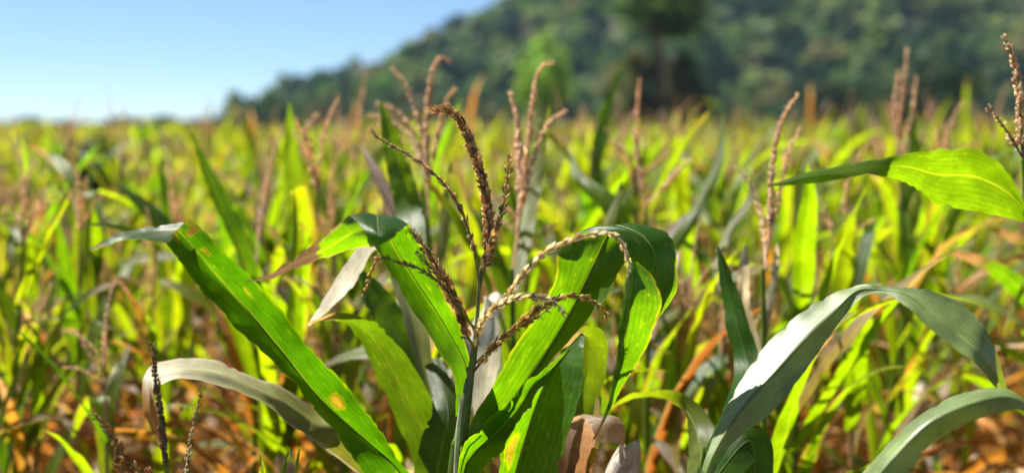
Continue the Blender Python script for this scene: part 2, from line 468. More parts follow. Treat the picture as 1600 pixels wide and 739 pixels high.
# ------------------------------------------------------------------ trees
def crown_acc(g, rx, rz, nclump, nleaf, size, tint, spread=0.45, droop=0.0):
    """a crown: leaf sprays clustered into clumps spread through the crown's volume"""
    acc = Acc(); cs = []
    for k in range(nclump):
        d = g.normal(size=3); d /= np.linalg.norm(d); r = g.uniform(.35, 1.0) ** .6
        cs.append(np.array((d[0] * rx * r, d[1] * rx * r, rz + d[2] * rz * r)))
    allV = []; allT = []
    for c in cs:
        ct = np.array(tint) * g.uniform(.7, 1.3) * np.array((g.uniform(.85, 1.2), 1, g.uniform(.8, 1.2)))
        q = g.normal(size=(nleaf, 3)) * np.array((rx, rx, rz * .8)) * spread * g.uniform(.6, 1.1) * .62 + c
        nrm = (q - c) / (np.linalg.norm(q - c, axis=1, keepdims=True) + 1e-6) + g.normal(size=(nleaf, 3)) * .45
        a = np.cross(nrm, g.normal(size=(nleaf, 3))); a /= np.linalg.norm(a, axis=1, keepdims=True) + 1e-6
        b = np.cross(nrm, a); b /= np.linalg.norm(b, axis=1, keepdims=True) + 1e-6
        s = size * g.uniform(.6, 1.4, (nleaf, 1))
        if droop: a[:, 2] = -abs(a[:, 2]) * (1 + droop)
        V = np.stack([q - a * s, q + b * s * .6, q + a * s, q - b * s * .6], 1).reshape(-1, 3)
        allV.append(V); allT.append(np.repeat(ct[None] * g.uniform(.8, 1.2, (nleaf, 1)), 4, 0))
    V = np.concatenate(allV); T = np.concatenate(allT)
    V[:, 2] = np.maximum(V[:, 2], 0.02)
    F = np.arange(len(V)).reshape(-1, 4)
    return acc.add(V, F, T)
def trunk_acc(g, h, r, crown_r, crown_z, nl=5):
    acc = Acc(); z = np.linspace(-.2, h, 8); w = np.cumsum(g.normal(size=(8, 2)) * .02 * h, 0)
    pts = np.column_stack([w - w[0], z]); acc.add(*tube(pts, r * np.linspace(1.15, .3, 8), 8, (0.2, 0.13, 0.09)))
    for k in range(nl):
        i = g.integers(3, 7); a = g.uniform(0, 6.28); L = crown_r * g.uniform(.5, .95)
        e = pts[i] + np.array((math.cos(a) * L, math.sin(a) * L, L * g.uniform(.4, .9)))
        acc.add(*tube(catmull([pts[i], (pts[i] + e) / 2 - np.array((0, 0, .1 * L)), e], 5), r * .4 * np.linspace(1, .3, 5), 5, (0.2, 0.13, 0.09)))
    return acc
TREE_VARS = []
gt = np.random.default_rng(21)
kinds = [((0.042, 0.095, 0.026), 'dark green'), ((0.085, 0.155, 0.032), 'mid green'), ((0.19, 0.21, 0.055), 'pale olive'), ((0.018, 0.048, 0.018), 'deep green'), ((0.11, 0.165, 0.04), 'green')]
for i in range(10):
    tint, kn = kinds[i % 5]
    rx = gt.uniform(3.4, 5.4); rz = gt.uniform(3.0, 5.0); ht = gt.uniform(2.4, 3.6)
    ca = crown_acc(gt, rx, rz, 16, 90, 0.8, tint, spread=.33)
    for V in ca.V: V[:, 2] += ht * .7
    TREE_VARS.append((make_mesh('crown', ca, M_FOL, smooth=False), make_mesh('trunk', trunk_acc(gt, ht + rz, .25, rx, ht), M_BARK), kn, (rx, rz, ht, tint)))
def place_tree(i, loc, s, rz, label, group):
    cm, tm, kn, _ = TREE_VARS[i]
    o = thing('forest_tree', label, 'tree', loc, group); o.rotation_euler = (0, 0, rz); o.scale = s
    link('crown', cm, o); link('trunk', tm, o)
    return o
# forest on the hill: candidates in view, nearest / largest become trees, the rest one mass
cand = []
g = np.random.default_rng(5)
for y in np.arange(192, 470, 9.5):
    for x in np.arange(-0.27 * y - 10, 0.47 * y + 16, 8.6):
        xx, yy = x + g.uniform(-2.6, 2.6), y + g.uniform(-3, 3)
        h = hill_h(xx, yy)
        if xx < -.235 * yy + 4 * math.sin(yy): continue
        if g.random() < 0.10 or (h < 2.5 and g.random() < .45): continue
        cand.append((xx, yy, float(h)))
g.shuffle(cand)
vis = []
for (x, y, h) in cand:
    e = (h - EYE[2]) / y * FPX
    if e > 222: continue           # above the top edge of the frame
    vis.append((x, y, h))
vis.sort(key=lambda q: q[1])
rest = Acc(); nth = 0
for (x, y, h) in vis:
    i = int(g.integers(10)); s = g.uniform(.75, 1.25)
    near = h < 3
    if near: s *= 0.62
    inview = abs(x / y) < 0.45
    if nth < 295 and inview and g.random() < .8:
        kn = TREE_VARS[i][2]
        side = 'at the foot of the hill' if y < 250 else ('on the left slope of the hill' if x < 20 else ('on the middle of the hill' if x < 80 else 'on the right part of the hill'))
        place_tree(i, (x, y, h - .2), (s, s, s * g.uniform(.9, 1.2)), g.uniform(0, 6.28), f'blurred {kn} tree in the forest {side}', f'{kn} forest trees {side}')
        nth += 1
    else:
        rx, rz, ht, tint = TREE_VARS[i][3]
        ca = crown_acc(g, rx * s, rz * s, 8, 26, .8, tint)
        for V, F, T in zip(ca.V, ca.F, ca.T): rest.add(V + np.array((x, y, h + ht * .4)), F, T)
tag(link('forest', make_mesh('forest', rest, M_FOL, smooth=False)), 'mass of trees covering the hill', kind='stuff')

def solo_tree(name, label, px, depth, top_px, width_px, tint, seed, base_cut=0.15, nclump=26, nleaf=110, leaf=.16, group=None, trunk_r=None, cat='tree'):
    gg = np.random.default_rng(seed)
    b = ground_under(px, 200, depth); h = EYE[2] + (200 - top_px) / FPX * depth; rx = width_px / FPX * depth / 2
    o = thing(name, label, cat, b, group)
    z0 = h * base_cut; ca = crown_acc(gg, rx * .8, (h - z0) / 2 * .86, nclump, nleaf, leaf, tint, spread=.5)
    for V in ca.V: V[:, 2] += z0
    part('crown', ca, M_FOL, o, smooth=False)
    part('trunk', trunk_acc(gg, h * .8, trunk_r or h * .018, rx, z0), M_BARK, o)
    return o
solo_tree('slender_tree', 'bright green bushy slender tree standing beyond the field, alone before the hill', 850, 70, 48, 92, (0.26, 0.40, 0.06), 3, base_cut=.30, nclump=26, nleaf=60, leaf=.22)
# tall tree with brown trunk, dark top and drooping lower foliage
tb = ground_under(1032, 200, 62)
tall = thing('tall_tree', 'tall dark tree with brown trunk and shaggy drooping lower foliage beyond the field', 'tree', tb)
gg = np.random.default_rng(17)
ca = crown_acc(gg, 1.9, 2.5, 26, 46, .26, (0.062, 0.105, 0.032), spread=.62)
for V in ca.V: V[:, 2] += 6.3
part('crown', ca, M_FOL, tall, smooth=False)
for sx, zz, rr in ((-1, 1.5, .9), (1, 1.7, 1.0), (-.8, 4.0, .55), (.9, 3.6, .6), (1.5, .4, .8), (-1.6, .3, .8)):
    ca = crown_acc(gg, rr, rr * 1.5, 11, 34, .26, (0.11, 0.125, 0.045), spread=.7, droop=1.0)
    for V in ca.V: V += np.array((sx * 1.3, 0.1 * sx, zz))
    o = part('lower_foliage', ca, M_FOL, tall, smooth=False)
ta = Acc(); z = np.linspace(-.2, 7.6, 14)
pts = np.column_stack([.12 * np.sin(z * .8), .05 * np.cos(z), z]); ta.add(*tube(pts, .30 * np.linspace(1.1, .55, 14), 10, (0.25, 0.15, 0.1)))
for k in range(9):
    i = gg.integers(4, 13); a = gg.uniform(0, 6.28); L = gg.uniform(.8, 1.4)
    ta.add(*tube(catmull([pts[i], pts[i] + np.array((math.cos(a) * L * .5, math.sin(a) * L * .5, .35)), pts[i] + np.array((math.cos(a) * L, math.sin(a) * L, .1))], 6), .06 * np.linspace(1, .3, 6), 5, (0.25, 0.15, 0.1)))
part('trunk', ta, M_BARK, tall)
solo_tree('round_tree', 'dark rounded tree at the foot of the hill, right of the tall tree', 1285, 110, 118, 150, (0.035, 0.06, 0.02), 8, leaf=.3)
solo_tree('round_tree', 'dark tree at the right end of the field beneath the hill', 1440, 95, 70, 170, (0.026, 0.05, 0.016), 9, leaf=.3)
solo_tree('round_tree', 'olive round tree left of the slender bright tree', 745, 130, 150, 90, (0.05, 0.075, 0.025), 10, leaf=.3)
# far tree line on the left horizon
g = np.random.default_rng(12)
for k, px in enumerate(range(-10, 470, 26)):
    d = g.uniform(200, 260)
    solo_tree('horizon_tree', 'small dark distant tree in the line along the left horizon', px + g.uniform(-8, 8), d, float(np.interp(px, [0, 143, 330, 400, 470], [190, 188, 178, 168, 148])) + g.uniform(-7, 4), g.uniform(44, 76), (0.030, 0.050, 0.020), 40 + k, nclump=10, nleaf=50, leaf=.45, group='trees along the left horizon')
# dark bushes past the left edge of the field
for k, (px, d, top, w) in enumerate([(118, 11, 200, 84), (158, 12, 205, 70)]):
    lab = ['dark bush at the left of the field, the taller and left one of two', 'dark bush at the left of the field, the lower and right one of two'][k]
    solo_tree('bush', lab, px, d, top, w, (0.065, 0.10, 0.035), 70 + k, base_cut=0.0, nclump=30, nleaf=150, leaf=.07, group='dark bushes past the left end of the field', trunk_r=.03, cat='bush')

# ------------------------------------------------------------------ corn plants of the field
def field_blade(g, base, phi, length, width, a0, bend, nseg, m, tint_kw, twist=0.0, brk=None, fold=.3, power=1.4, ripple=.006):
    s = np.linspace(0, 1, nseg + 1)
    th = a0 + bend * s ** power
    if brk: th = th + brk[1] * sstep(brk[0] - .04, brk[0] + .04, s)
    th = np.minimum(th, math.pi * .97)
    ds = length / nseg
    ph = phi + .35 * wob(s * 2, int(g.integers(1e6)))
    d = np.stack([np.sin(th) * np.cos(ph), np.sin(th) * np.sin(ph), np.cos(th)], 1)
    pts = np.vstack([[0, 0, 0], np.cumsum(d[:-1] * ds, 0)]) + base
    t = tangents(pts); side0 = np.stack([-np.sin(ph), np.cos(ph), 0 * ph], 1); nor = np.cross(t, side0)
    tw = twist * s
    side = side0 * np.cos(tw)[:, None] + nor * np.sin(tw)[:, None]; n2 = np.cross(t, side)
    w = width * np.minimum(1, .5 + 2.0 * s) * np.clip(1 - s ** 2.4, 0, 1) ** .8 + .0006
    q = np.linspace(-.5, .5, m)
    G = pts[:, None] + side[:, None] * (q[None, :, None] * w[:, None, None]) + n2[:, None] * (fold * np.abs(q)[None, :, None] * w[:, None, None])
    return finish_blade(G, int(g.integers(1e6)), ripple if m > 3 else 0, tint_kw)

def jit(g, c, a=.2):
    return tuple(np.array(c) * g.uniform(1 - a, 1 + a) * np.array((g.uniform(.9, 1.12), 1, g.uniform(.85, 1.2))))
def pick_leaf(g, k, dry):
    """k: height rank 0 low .. 1 top -> tint keywords, dry leaf?"""
    p = g.random()
    drycut = dry + .45 - k * 1.55
    if p < drycut:
        c = [ORANGE, RUST, TAN, PALE, YELLOW, ORANGE, ORANGE, RUST][int(g.integers(8))]
        return dict(base=jit(g, c, .25), edge=jit(g, TAN), edge_w=.12), True
    if p < max(0, drycut) + (.10 if k < .45 else .045): return dict(base=jit(g, YELLOW), base2=jit(g, ORANGE), edge=jit(g, RUST), tip=jit(g, TAN), tip_v=.7), False
    c = [YGREEN, YGREEN, GREEN, LIME, YGREEN, LIME][int(g.integers(6))]
    kw = dict(base=jit(g, c))
    if g.random() < .5: kw.update(tip=jit(g, TAN if g.random() < .5 else YELLOW), tip_v=g.uniform(.75, .95))
    if g.random() < .3: kw.update(edge=jit(g, YELLOW), edge_w=.07)
    return kw, False

PINK = [(0.72, 0.57, 0.41), (0.64, 0.48, 0.33), (0.80, 0.67, 0.50), (0.58, 0.42, 0.28)]
STRAW = [(0.50, 0.40, 0.22), (0.44, 0.33, 0.17), (0.56, 0.47, 0.30), (0.38, 0.26, 0.14)]
def ear_acc(g, L=.17, r=.026, colr=PALE):
    a = Acc(); n = 12; s = np.linspace(0, 1, n); rad = r * np.sin(np.pi * (0.10 + .88 * s)) ** .75
    pts = np.column_stack([.02 * s ** 2, 0 * s, L * s]); th = 10
    V, F, T, UV = tube(pts, rad, th, np.array([jit(g, colr, .12) for _ in s]))
    a.add(V, F, T, UV)
    for k in range(5):                                                   # loose husk tips
        ph = k * 1.26 + g.uniform(-.3, .3)
        a.add(*field_blade(g, np.array((math.cos(ph) * r * .8, math.sin(ph) * r * .8, L * .25)), ph, L * g.uniform(.55, .75), .028, g.uniform(-.1, .05), g.uniform(-.35, .25), 5, 3, dict(base=jit(g, colr))))
    return a
def rot_to(acc, d, at):
    x, y, z = frame(np.array(d, float))
    for V in acc.V: V[:] = V[:, :1] * x + V[:, 1:2] * y + V[:, 2:] * z + at
    return acc

def corn_parts(g, h, dry, lod, with_tassel=True, n_leaf=None, fac=1.0):
    """list of (name, Acc, material[, subparts]) in the plant's own space; lod 0 near, 2 far"""
    out = []; collar = h - .30
    lean = g.normal(size=2) * .05
    def spine(z): return np.array((lean[0] * (z / h) ** 2, lean[1] * (z / h) ** 2, z))
    z = np.linspace(-.03, collar + .06, 16 if lod == 0 else 4)
    pts = np.array([spine(q) for q in z]); rad = np.linspace(.0115, .0045, len(z))
    if lod == 0: rad = rad * (1 + .18 * (np.arange(len(z)) % 3 == 0))
    sc_ = np.array([np.array(OLIVE) * (1 - q) + np.array(YGREEN) * q for q in np.linspace(0, 1, len(z))]) if dry < .8 else np.tile(TAN, (len(z), 1))
    out.append(('stalk', Acc().add(*tube(pts, rad, 7 if lod == 0 else 3, sc_)), M_STALK, ()))
    n = n_leaf or int(g.integers(13, 18)); phi0 = g.uniform(0, 6.28)
    if lod == 2: n = 7
    for k in range(n):
        f = k / (n - 1)
        zb = h * (.12 if lod < 2 else .40) + (collar - .06 - h * (.12 if lod < 2 else .40)) * f
        kw, isdry = pick_leaf(g, f, dry)
        phi = phi0 + math.pi * (k % 2) + g.normal() * .35
        L = g.uniform(.5, .78) * (1 - .36 * max(0, f - .5) / .5) * fac; w = g.uniform(.042, .072) * (1 - .15 * f)
        if isdry:
            bl = field_blade(g, spine(zb), phi, L * .9, w * g.uniform(.5, .85), g.uniform(.5, 1.0), g.uniform(1.3, 2.3), 14 if lod == 0 else 5, 5 if lod == 0 else 3, kw, twist=g.normal() * 2.0, power=.8, fold=.6, ripple=.012)
        else:
            brk = (g.uniform(.3, .7), g.uniform(.7, 1.6)) if g.random() < .22 else None
            bl = field_blade(g, spine(zb), phi, L, w, g.uniform(.12, .5) + .15 * (1 - f), g.uniform(.15, 1.7) * (1.15 - .45 * f), 14 if lod == 0 else 5, 5 if lod == 0 else 3, kw, twist=g.normal() * .7, brk=brk, power=g.uniform(1.2, 2.4))
        out.append(('leaf', Acc().add(*bl), M_LEAF, ()))
    if lod < 2 and g.random() < .75:
        ze = h * g.uniform(.42, .55); ph = g.uniform(0, 6.28)
        e = rot_to(ear_acc(g, colr=PALE if g.random() < .65 else YGREEN), (math.cos(ph) * .55, math.sin(ph) * .55, 1), spine(ze) + .012 * np.array((math.cos(ph), math.sin(ph), 0)))
        out.append(('ear', e, M_HUSK, ()))
    if with_tassel:
        b = spine(collar + .05); top = .28
        stem = Acc().add(*tube([b, b + np.array((0, 0, .06)), b + np.array((0, 0, .11))], .0035, 5 if lod == 0 else 3, (0.26, 0.24, 0.09)))
        subs = []
        nb = int(g.integers(4, 8)) if lod < 2 else 4
        cols = [jit(g, c, .15) for c in (PINK if lod == 0 else STRAW)]
        for k in range(nb + 1):
            ph = g.uniform(0, 6.28)
            if k == 0: a0, be, L = .03, g.uniform(.2, 1.2), g.uniform(.20, .28)
            else: a0, be, L = g.uniform(.25, .75), g.uniform(.1, 1.5), g.uniform(.12, .2)
            s = np.linspace(0, 1, 12 if lod == 0 else 5); th = a0 + be * s ** 1.8
            d = np.stack([np.sin(th) * math.cos(ph), np.sin(th) * math.sin(ph), np.cos(th)], 1) * L / (len(s) - 1)
            st = b + np.array((0, 0, .11 if k == 0 else g.uniform(.03, .11)))
            pp = np.vstack([st, st + np.cumsum(d[:-1], 0)])
            if lod == 0:
                subs.append(('tassel_branch', tassel_branch(pp, rad=.0016, step=.008, length=.011, width=.0030, start=.05, cols=cols, per=3 if k == 0 else 2, hi=False, anther=.1, seed=int(g.integers(1e6)), stemcol=cols[0]), M_TAS))
            else:
                stem.add(*tube(pp, np.array([.002, .004, .004, .0035, .0015]) * (1.3 if k == 0 else 1), 3, np.array(cols[k % 4]) * np.array((.75, .85, 1.0))))
        out.append(('tassel', stem, M_TAS, subs))
    return out

LOOKS = [('yellow green leaves', .58), ('rusty lower leaves', .80), ('dried orange leaves', .95)]
VARS = []
gv = np.random.default_rng(101)
for i in range(14):
    li = 0 if i < 6 else (1 if i < 11 else 2)
    h = gv.uniform(1.58, 1.76)
    ps = corn_parts(gv, h, LOOKS[li][1], 0, with_tassel=i not in (1, 3, 4, 7, 9))
    VARS.append((li, h, [(n, make_mesh(n, a, m), [(sn, make_mesh(sn, sa, sm)) for sn, sa, sm in subs]) for n, a, m, subs in ps]))
def place_corn(i, loc, rz, s, label, group, tilt=(0, 0)):
    li, h, parts = VARS[i]
    o = thing('corn_plant', label, 'corn plant', loc, group); o.rotation_euler = (tilt[0], tilt[1], rz); o.scale = (s, s, s)
    for n, me, subs in parts:
        c = link(n, me, o)
        for sn, sm in subs: link(sn, sm, c)
    return o

# rows of the field
spots = []
g = np.random.default_rng(33)
ra = R(28); rd = np.array((math.sin(ra), math.cos(ra))); rn = np.array((math.cos(ra), -math.sin(ra)))
for ir in range(-180, 180):
    for ip in range(-20, 450):
        q = rn * (ir * .60) + rd * (ip * .25)
        if q[1] < 1.5 or q[1] > 95 or abs(q[0]) > q[1] * .50 + .6: continue
        q = q + g.normal(size=2) * np.array((.06, .07))
        d = q[1]; pxx = 800 + q[0] / d * FPX
        if 4.5 < d < 30 and 88 < pxx < 180 + 6 * math.sin(d): continue
        if d < 2.5: continue
        if g.random() < .10: continue
        spots.append((q[0], q[1]))
spots.sort(key=lambda q: q[1])
HANDX = []
n_ind = 214
indiv = spots[:n_ind]; far = spots[n_ind:]
R_IND = indiv[-1][1]
ORD = ['first', 'second', 'third', 'fourth', 'fifth', 'sixth', 'seventh', 'eighth', 'ninth', 'tenth', 'eleventh', 'twelfth', 'thirteenth', 'fourteenth', 'fifteenth', 'sixteenth', 'seventeenth', 'eighteenth', 'nineteenth', 'twentieth']
def number_from_left(objs, text):
    """neighbours that look alike are told apart by their order across the picture"""
    seen = [o for o in objs if -20 < 800 + o.location.x / o.location.y * FPX < 1620]
    for n, o in enumerate(sorted(seen, key=lambda o: o.location.x / o.location.y)):
        if n < len(ORD): o['label'] = text(ORD[n])
FRONT = {}
for k, (x, y) in enumerate(indiv):
    px = 800 + x / y * FPX
    w = [.52, .34, .14] if px > 420 else [.40, .36, .24]
    li = g.choice(3, p=w); i = {0: int(g.integers(0, 6)), 1: int(g.integers(6, 11)), 2: int(g.integers(11, 14))}[int(li)]
    s = g.uniform(.84, 1.03) if li < 2 else g.uniform(.75, .95)
    if y < 3.6: s = min(s, .93)
    zone = 'left part' if px < 480 else ('middle' if px < 1100 else 'right part')
    rank = 'front rows' if y < 5.5 else 'back rows'
    o = place_corn(i, (x, y, 0), g.uniform(0, 6.28), s, f'blurred corn plant with {LOOKS[li][0]}, {rank}, {zone}', f'corn plants with {LOOKS[li][0]}, {rank}, {zone}', (g.normal() * .05, g.normal() * .05))
    if y < 5.5: FRONT.setdefault((LOOKS[li][0], zone), []).append(o)

for (lk, zn), objs in FRONT.items():
    number_from_left(objs, lambda w: f'blurred corn plant with {lk}, front rows, {zn}, {w} from the left')
gl = np.random.default_rng(404); LOW = []
for k in range(84):
    y = gl.uniform(2.15, 5.2); x = float(np.sign(gl.uniform(-1, 1.1)) * gl.uniform(.08, 1) ** .8 * .46) * y
    if -.14 < x / y < .0 and y < 2.6: continue
    q = x / y; side = 'far left' if q < -.28 else ('left' if q < -.1 else ('far right' if q > .3 else ('right' if q > .12 else 'middle')))
    o = place_corn(int(gl.integers(11, 14)), (x, y, 0), gl.uniform(0, 6.28), gl.uniform(.62, .80), f'low withered corn plant with orange leaves hidden low among the front rows, {side}', f'low withered corn plants, {side}', (gl.normal() * .08, gl.normal() * .08)); LOW.append(o)
for sd in ('far left', 'left', 'middle', 'right', 'far right'):
    number_from_left([o for o in LOW if o['group'].endswith(', ' + sd)], lambda w: f'low withered corn plant with orange leaves, {w} from the left, {sd} of the photo')
# beyond them: the rest of the field as one mass
FARV = []
for i in range(16):
    acc = Acc()
    for n, a, m, subs in corn_parts(gv, gv.uniform(1.52, 1.72), [.3, .5, .3, .9][i % 4], 2, fac=1.0, with_tassel=i % 5 in (0, 2)):
        V, F, UV, T = a.arrays(); acc.add(V, F, T, UV)
    FARV.append(acc.arrays())
mass = Acc(); nf = 0
for (x, y) in far:
    if y > 30 and g.random() > .42 * 30 / y + .06: continue
    V, F, UV, T = FARV[int(g.integers(16))]
    a = g.uniform(0, 6.28); c_, s_ = math.cos(a), math.sin(a); k = float(np.clip(g.normal(.95, .075), .75, 1.14))
    V2 = np.column_stack([V[:, 0] * c_ - V[:, 1] * s_, V[:, 0] * s_ + V[:, 1] * c_, V[:, 2]]) * k + np.array((x, y, 0))
    mass.add(V2, F, T * g.uniform(.85, 1.15), UV); nf += 1
tag(link('corn_field', make_mesh('corn_field', mass, M_LEAF)), 'mass of yellow green corn reaching to the trees', kind='stuff')
print('indiv', len(indiv), 'R', R_IND, 'far', nf, 'trees', nth)

# dead leaves lying on the soil between the plants
lit = Acc(); g = np.random.default_rng(77)
for k in range(2200):
    y = 2.2 + 9 * g.random() ** 1.3; x = g.uniform(-.5, .5) * y; a = g.uniform(0, 6.28)
    c = jit(g, [TAN, RUST, RUST, ORANGE, ORANGE, PALE][int(g.integers(6))])
    lit.add(*field_blade(g, np.array((x, y, .02)), a, g.uniform(.2, .5), g.uniform(.03, .06), g.uniform(1.1, 1.4), g.uniform(.2, .5), 5, 3, dict(base=c)))
tag(link('leaf_litter', make_mesh('leaf_litter', lit, M_LEAF)), 'dry fallen corn leaves covering the soil', kind='stuff')


gr = Acc(); g = np.random.default_rng(78)
for k in range(4200):
    y = 2.1 + 11 * g.random() ** 1.2; x = g.uniform(-.5, .5) * y
    c = jit(g, [TAN, ORANGE, OLIVE, RUST, RUST, YELLOW, ORANGE, ORANGE][int(g.integers(8))])
    gr.add(*field_blade(g, np.array((x, y, 0)), g.uniform(0, 6.28), g.uniform(.2, .62), g.uniform(.012, .04), g.uniform(.05, .6), g.uniform(.3, 1.8), 5, 3, dict(base=c)))
tag(link('dry_grass', make_mesh('dry_grass', gr, M_LEAF)), 'rusty grass and weeds growing between the corn plants', kind='stuff')

# ------------------------------------------------------------------ the plants one can tell apart
def hand_plant(label, px, d, stalk_px, lean_d=0.0, rad=(.0105, .004), tint=YGREEN, group=None, name='corn_plant'):
    """a plant whose base is on the soil under (px, d); stalk_px: the part of its stalk that the photo shows, top first"""
    b = ground_under(px, 739, d)
    o = thing(name, label, 'corn plant', b, group)
    top = [P(*q) for q in stalk_px]
    pts = catmull(top + [(top[-1] + b) / 2 + np.array((.01, 0, 0)), b - np.array((0, 0, .03))], 40)[::-1]
    part('stalk', Acc().add(*tube(pts, np.linspace(rad[0], rad[1], 40) * (1 + .10 * (np.arange(40) % 7 == 0)), 10, np.array(tint))), M_STALK, o, b)
    return o, b
def hand_tassel(o, b, stem, branches, stemcol=(0.24, 0.26, 0.09), stem_r=(.0042, .0025), n=30):
    """branches: (pixel path, keyword dict)"""
    p = catmull([P(*q) for q in stem], n)
    t = part('tassel', Acc().add(*tube(p, np.linspace(*stem_r, n), 8, np.array(stemcol))), M_STALK, o, b)
    for k, (path, kw) in enumerate(branches):
        kw = dict(kw); kw.setdefault('seed', k + 11)
        mt = M_TASP if kw.get('cols') is PALEB else M_TAS
        part('tassel_branch', tassel_branch(px_path(path, 46), **kw), mt, t, b)
    return t

# ---- the plant in focus
D = 1.60
hero, hb = hand_plant('sharply focused corn plant with brown tassel and broad folded green leaves, at centre', 712, D,
                      [(743, 535, D), (737, 575, D), (727, 640, D), (717, 720, D), (712, 790, D)], rad=(.011, .0042), tint=(0.19, 0.25, 0.06))
shp = catmull([P(711, 800, D), P(716, 720, D), P(725, 650, D), P(734, 592, D)], 24)
sh = part('sheath', Acc().add(*tube(shp, np.linspace(.0135, .0062, 24), 12, np.array((0.15, 0.21, 0.05)))), M_STALK, hero, hb)
shp2 = catmull([P(711, 830, D), P(713, 770, D), P(717, 715, D), P(720, 688, D)], 20)
sh2 = part('sheath', Acc().add(*tube(shp2, np.append(np.linspace(.0165, .0128, 17), [.0136, .0128, .0112]), 12, np.array((0.16, 0.24, 0.05)))), M_LEAF, hero, hb)
for nx, ny, nr in ((735.5, 578, .0062), (743, 535, .0046)):
    part('node', Acc().add(*tube(catmull([P(nx - .6, ny + 5, D), P(nx, ny, D), P(nx + .6, ny - 5, D)], 7), nr * np.array((.8, .98, 1.12, 1.18, 1.12, .98, .8)), 10, np.array((0.20, 0.22, 0.07)))), M_STALK, hero, hb)
mp = catmull([P(711, 800, D - .030), P(713, 730, D - .030), P(716, 670, D - .030), P(720, 630, D - .026), P(716, 616, D - .026)], 24)
part('sheath_margin', Acc().add(*tube(mp, np.linspace(.0046, .0016, 24), 7, np.array((0.52, 0.58, 0.36)))), M_STALK, sh, hb)

# broad leaf running from the bottom up to the left
def st(l, m, r): return (l, m, r)
q = 1.50
h1 = blade_lmr([
    st((650, 850, 1.570 + .02), (700, 850, 1.570 + .06), (735, 840, 1.570 + .08)),
    st((565, 736, 1.550 - .045), (626, 739, 1.550 + .02), (642, 743, 1.550 - .00)),
    st((515, 665, 1.535 - .045), (576, 691, 1.535 + .01), (605, 685, 1.535 - .012)),
    st((460, 602, 1.520 - .05), (500, 622, 1.520), (540, 603, 1.520 - .02)),
    st((402, 541, 1.500 - .05), (438, 545, 1.500), (470, 522, 1.500 - .02)),
    st((330, 474, 1.480 - .05), (364, 457, 1.480), (400, 440, 1.480 - .02)),
    st((285, 415, 1.460 - .04), (312, 398, 1.460), (340, 382, 1.460 - .02)),
    st((258, 378, 1.450 - .02), (277, 358, 1.450), (298, 342, 1.450)),
], n=90, m=17, seed=5, ripple=.0045, base=(0.038, 0.125, 0.009), tip=(0.34, 0.30, 0.03), tip_v=.975, edge=YGREEN, edge_w=.035,
    spots=((.70, .405, .12, .018, (0.62, 0.46, 0.03)), (.80, .955, .22, .02, YELLOW), (.75, .70, .03, .016, OLIVE), (.68, .86, .04, .02, YELLOW)))
q = 1.45
h1f = blade_lmr([
    st((262, 380, q - .03), (274, 362, q + .0), (287, 347, q + .02)),
    st((237, 375, q - .035), (240, 363, q), (243, 353, q + .03)),
    st((196, 374, q - .035), (195, 368, q - .01), (193, 362, q + .02)),
    st((165, 384, q - .03), (164, 381, q - .02), (162, 376, q)),
    st((140, 393, q - .03), (139.5, 392, q - .03), (139, 391, q - .03)),
], n=30, m=9, seed=6, ripple=.001, base=(0.06, 0.13, 0.03), tip=YELLOW, tip_v=.75)
o = add_leaf(hero, hb, h1)
(V, F, T, UV), _ = h1f
part('leaf_tip', Acc().add(V, F, T, UV), M_LEAF, o, hb)

# leaf rising to the left of the tassel and folded over at its top
q = 1.62
h2 = blade_lmr([
    st((712, 650, 1.670 - .02), (726, 650, 1.670), (737, 640, 1.670)),
    st((709, 592, 1.660 - .05), (729, 578, 1.660), (735, 568, 1.660)),
    st((681, 542, 1.645 - .085), (705, 526, 1.645), (716, 505, 1.645 - .01)),
    st((655, 500, 1.615 - .095), (676, 478, 1.615), (698, 466, 1.615 - .01)),
    st((630, 460, 1.590 - .095), (643, 428, 1.590), (676, 414, 1.590 - .01)),
    st((601, 414, 1.565 - .085), (617, 386, 1.565), (658, 382, 1.565)),
    st((575, 372, 1.545 - .05), (603, 354, 1.545 - .01), (644, 358, 1.545)),
    st((548, 338, 1.530 - .05), (592, 337, 1.530 - .03), (640, 350, 1.530 - .02)),
    st((552, 346, 1.520 - .07), (590, 350, 1.520 - .07), (628, 360, 1.520 - .07)),
    st((568, 362, 1.510 - .085), (592, 366, 1.510 - .09), (612, 374, 1.510 - .085)),
    st((584, 380, 1.505 - .09), (588, 383, 1.505 - .09), (592, 384, 1.505 - .09)),
], n=80, m=15, seed=15, ripple=.002, base=(0.046, 0.128, 0.010), edge=(0.30, 0.24, 0.14), edge_w=.02)
q = 1.505
h2c = blade_lmr([
    st((545, 337, q - 0.092), (567, 358, q - 0.080), (590, 385, q - 0.068)),
    st((532, 347, q - 0.120), (545, 366, q - 0.100), (566, 388, q - 0.080)),
    st((520, 358, q - 0.132), (527, 378, q - 0.112), (532, 394, q - 0.092)),
    st((503, 372, q - 0.138), (507, 390, q - 0.120), (502, 406, q - 0.102)),
    st((478, 390, q - 0.137), (482, 400, q - 0.125), (478, 413, q - 0.113)),
    st((452, 409, q - 0.133), (456, 414, q - 0.125), (456, 422, q - 0.117)),
    st((420, 428, q - 0.129), (423, 431, q - 0.125), (424, 435, q - 0.121)),
    st((384, 440, q - 0.130), (385, 440.5, q - 0.130), (386, 441, q - 0.130)),
], n=60, m=13, seed=16, ripple=.0025, base=(0.075, 0.175, 0.012), tip=(0.11, 0.07, 0.04), tip_v=.44, edge=(0.30, 0.24, 0.14), edge_w=.10)
o = add_leaf(hero, hb, h2)
(V, F, T, UV), _ = h2c
part('leaf_tip', Acc().add(V, F, T, UV), M_LEAF, o, hb)

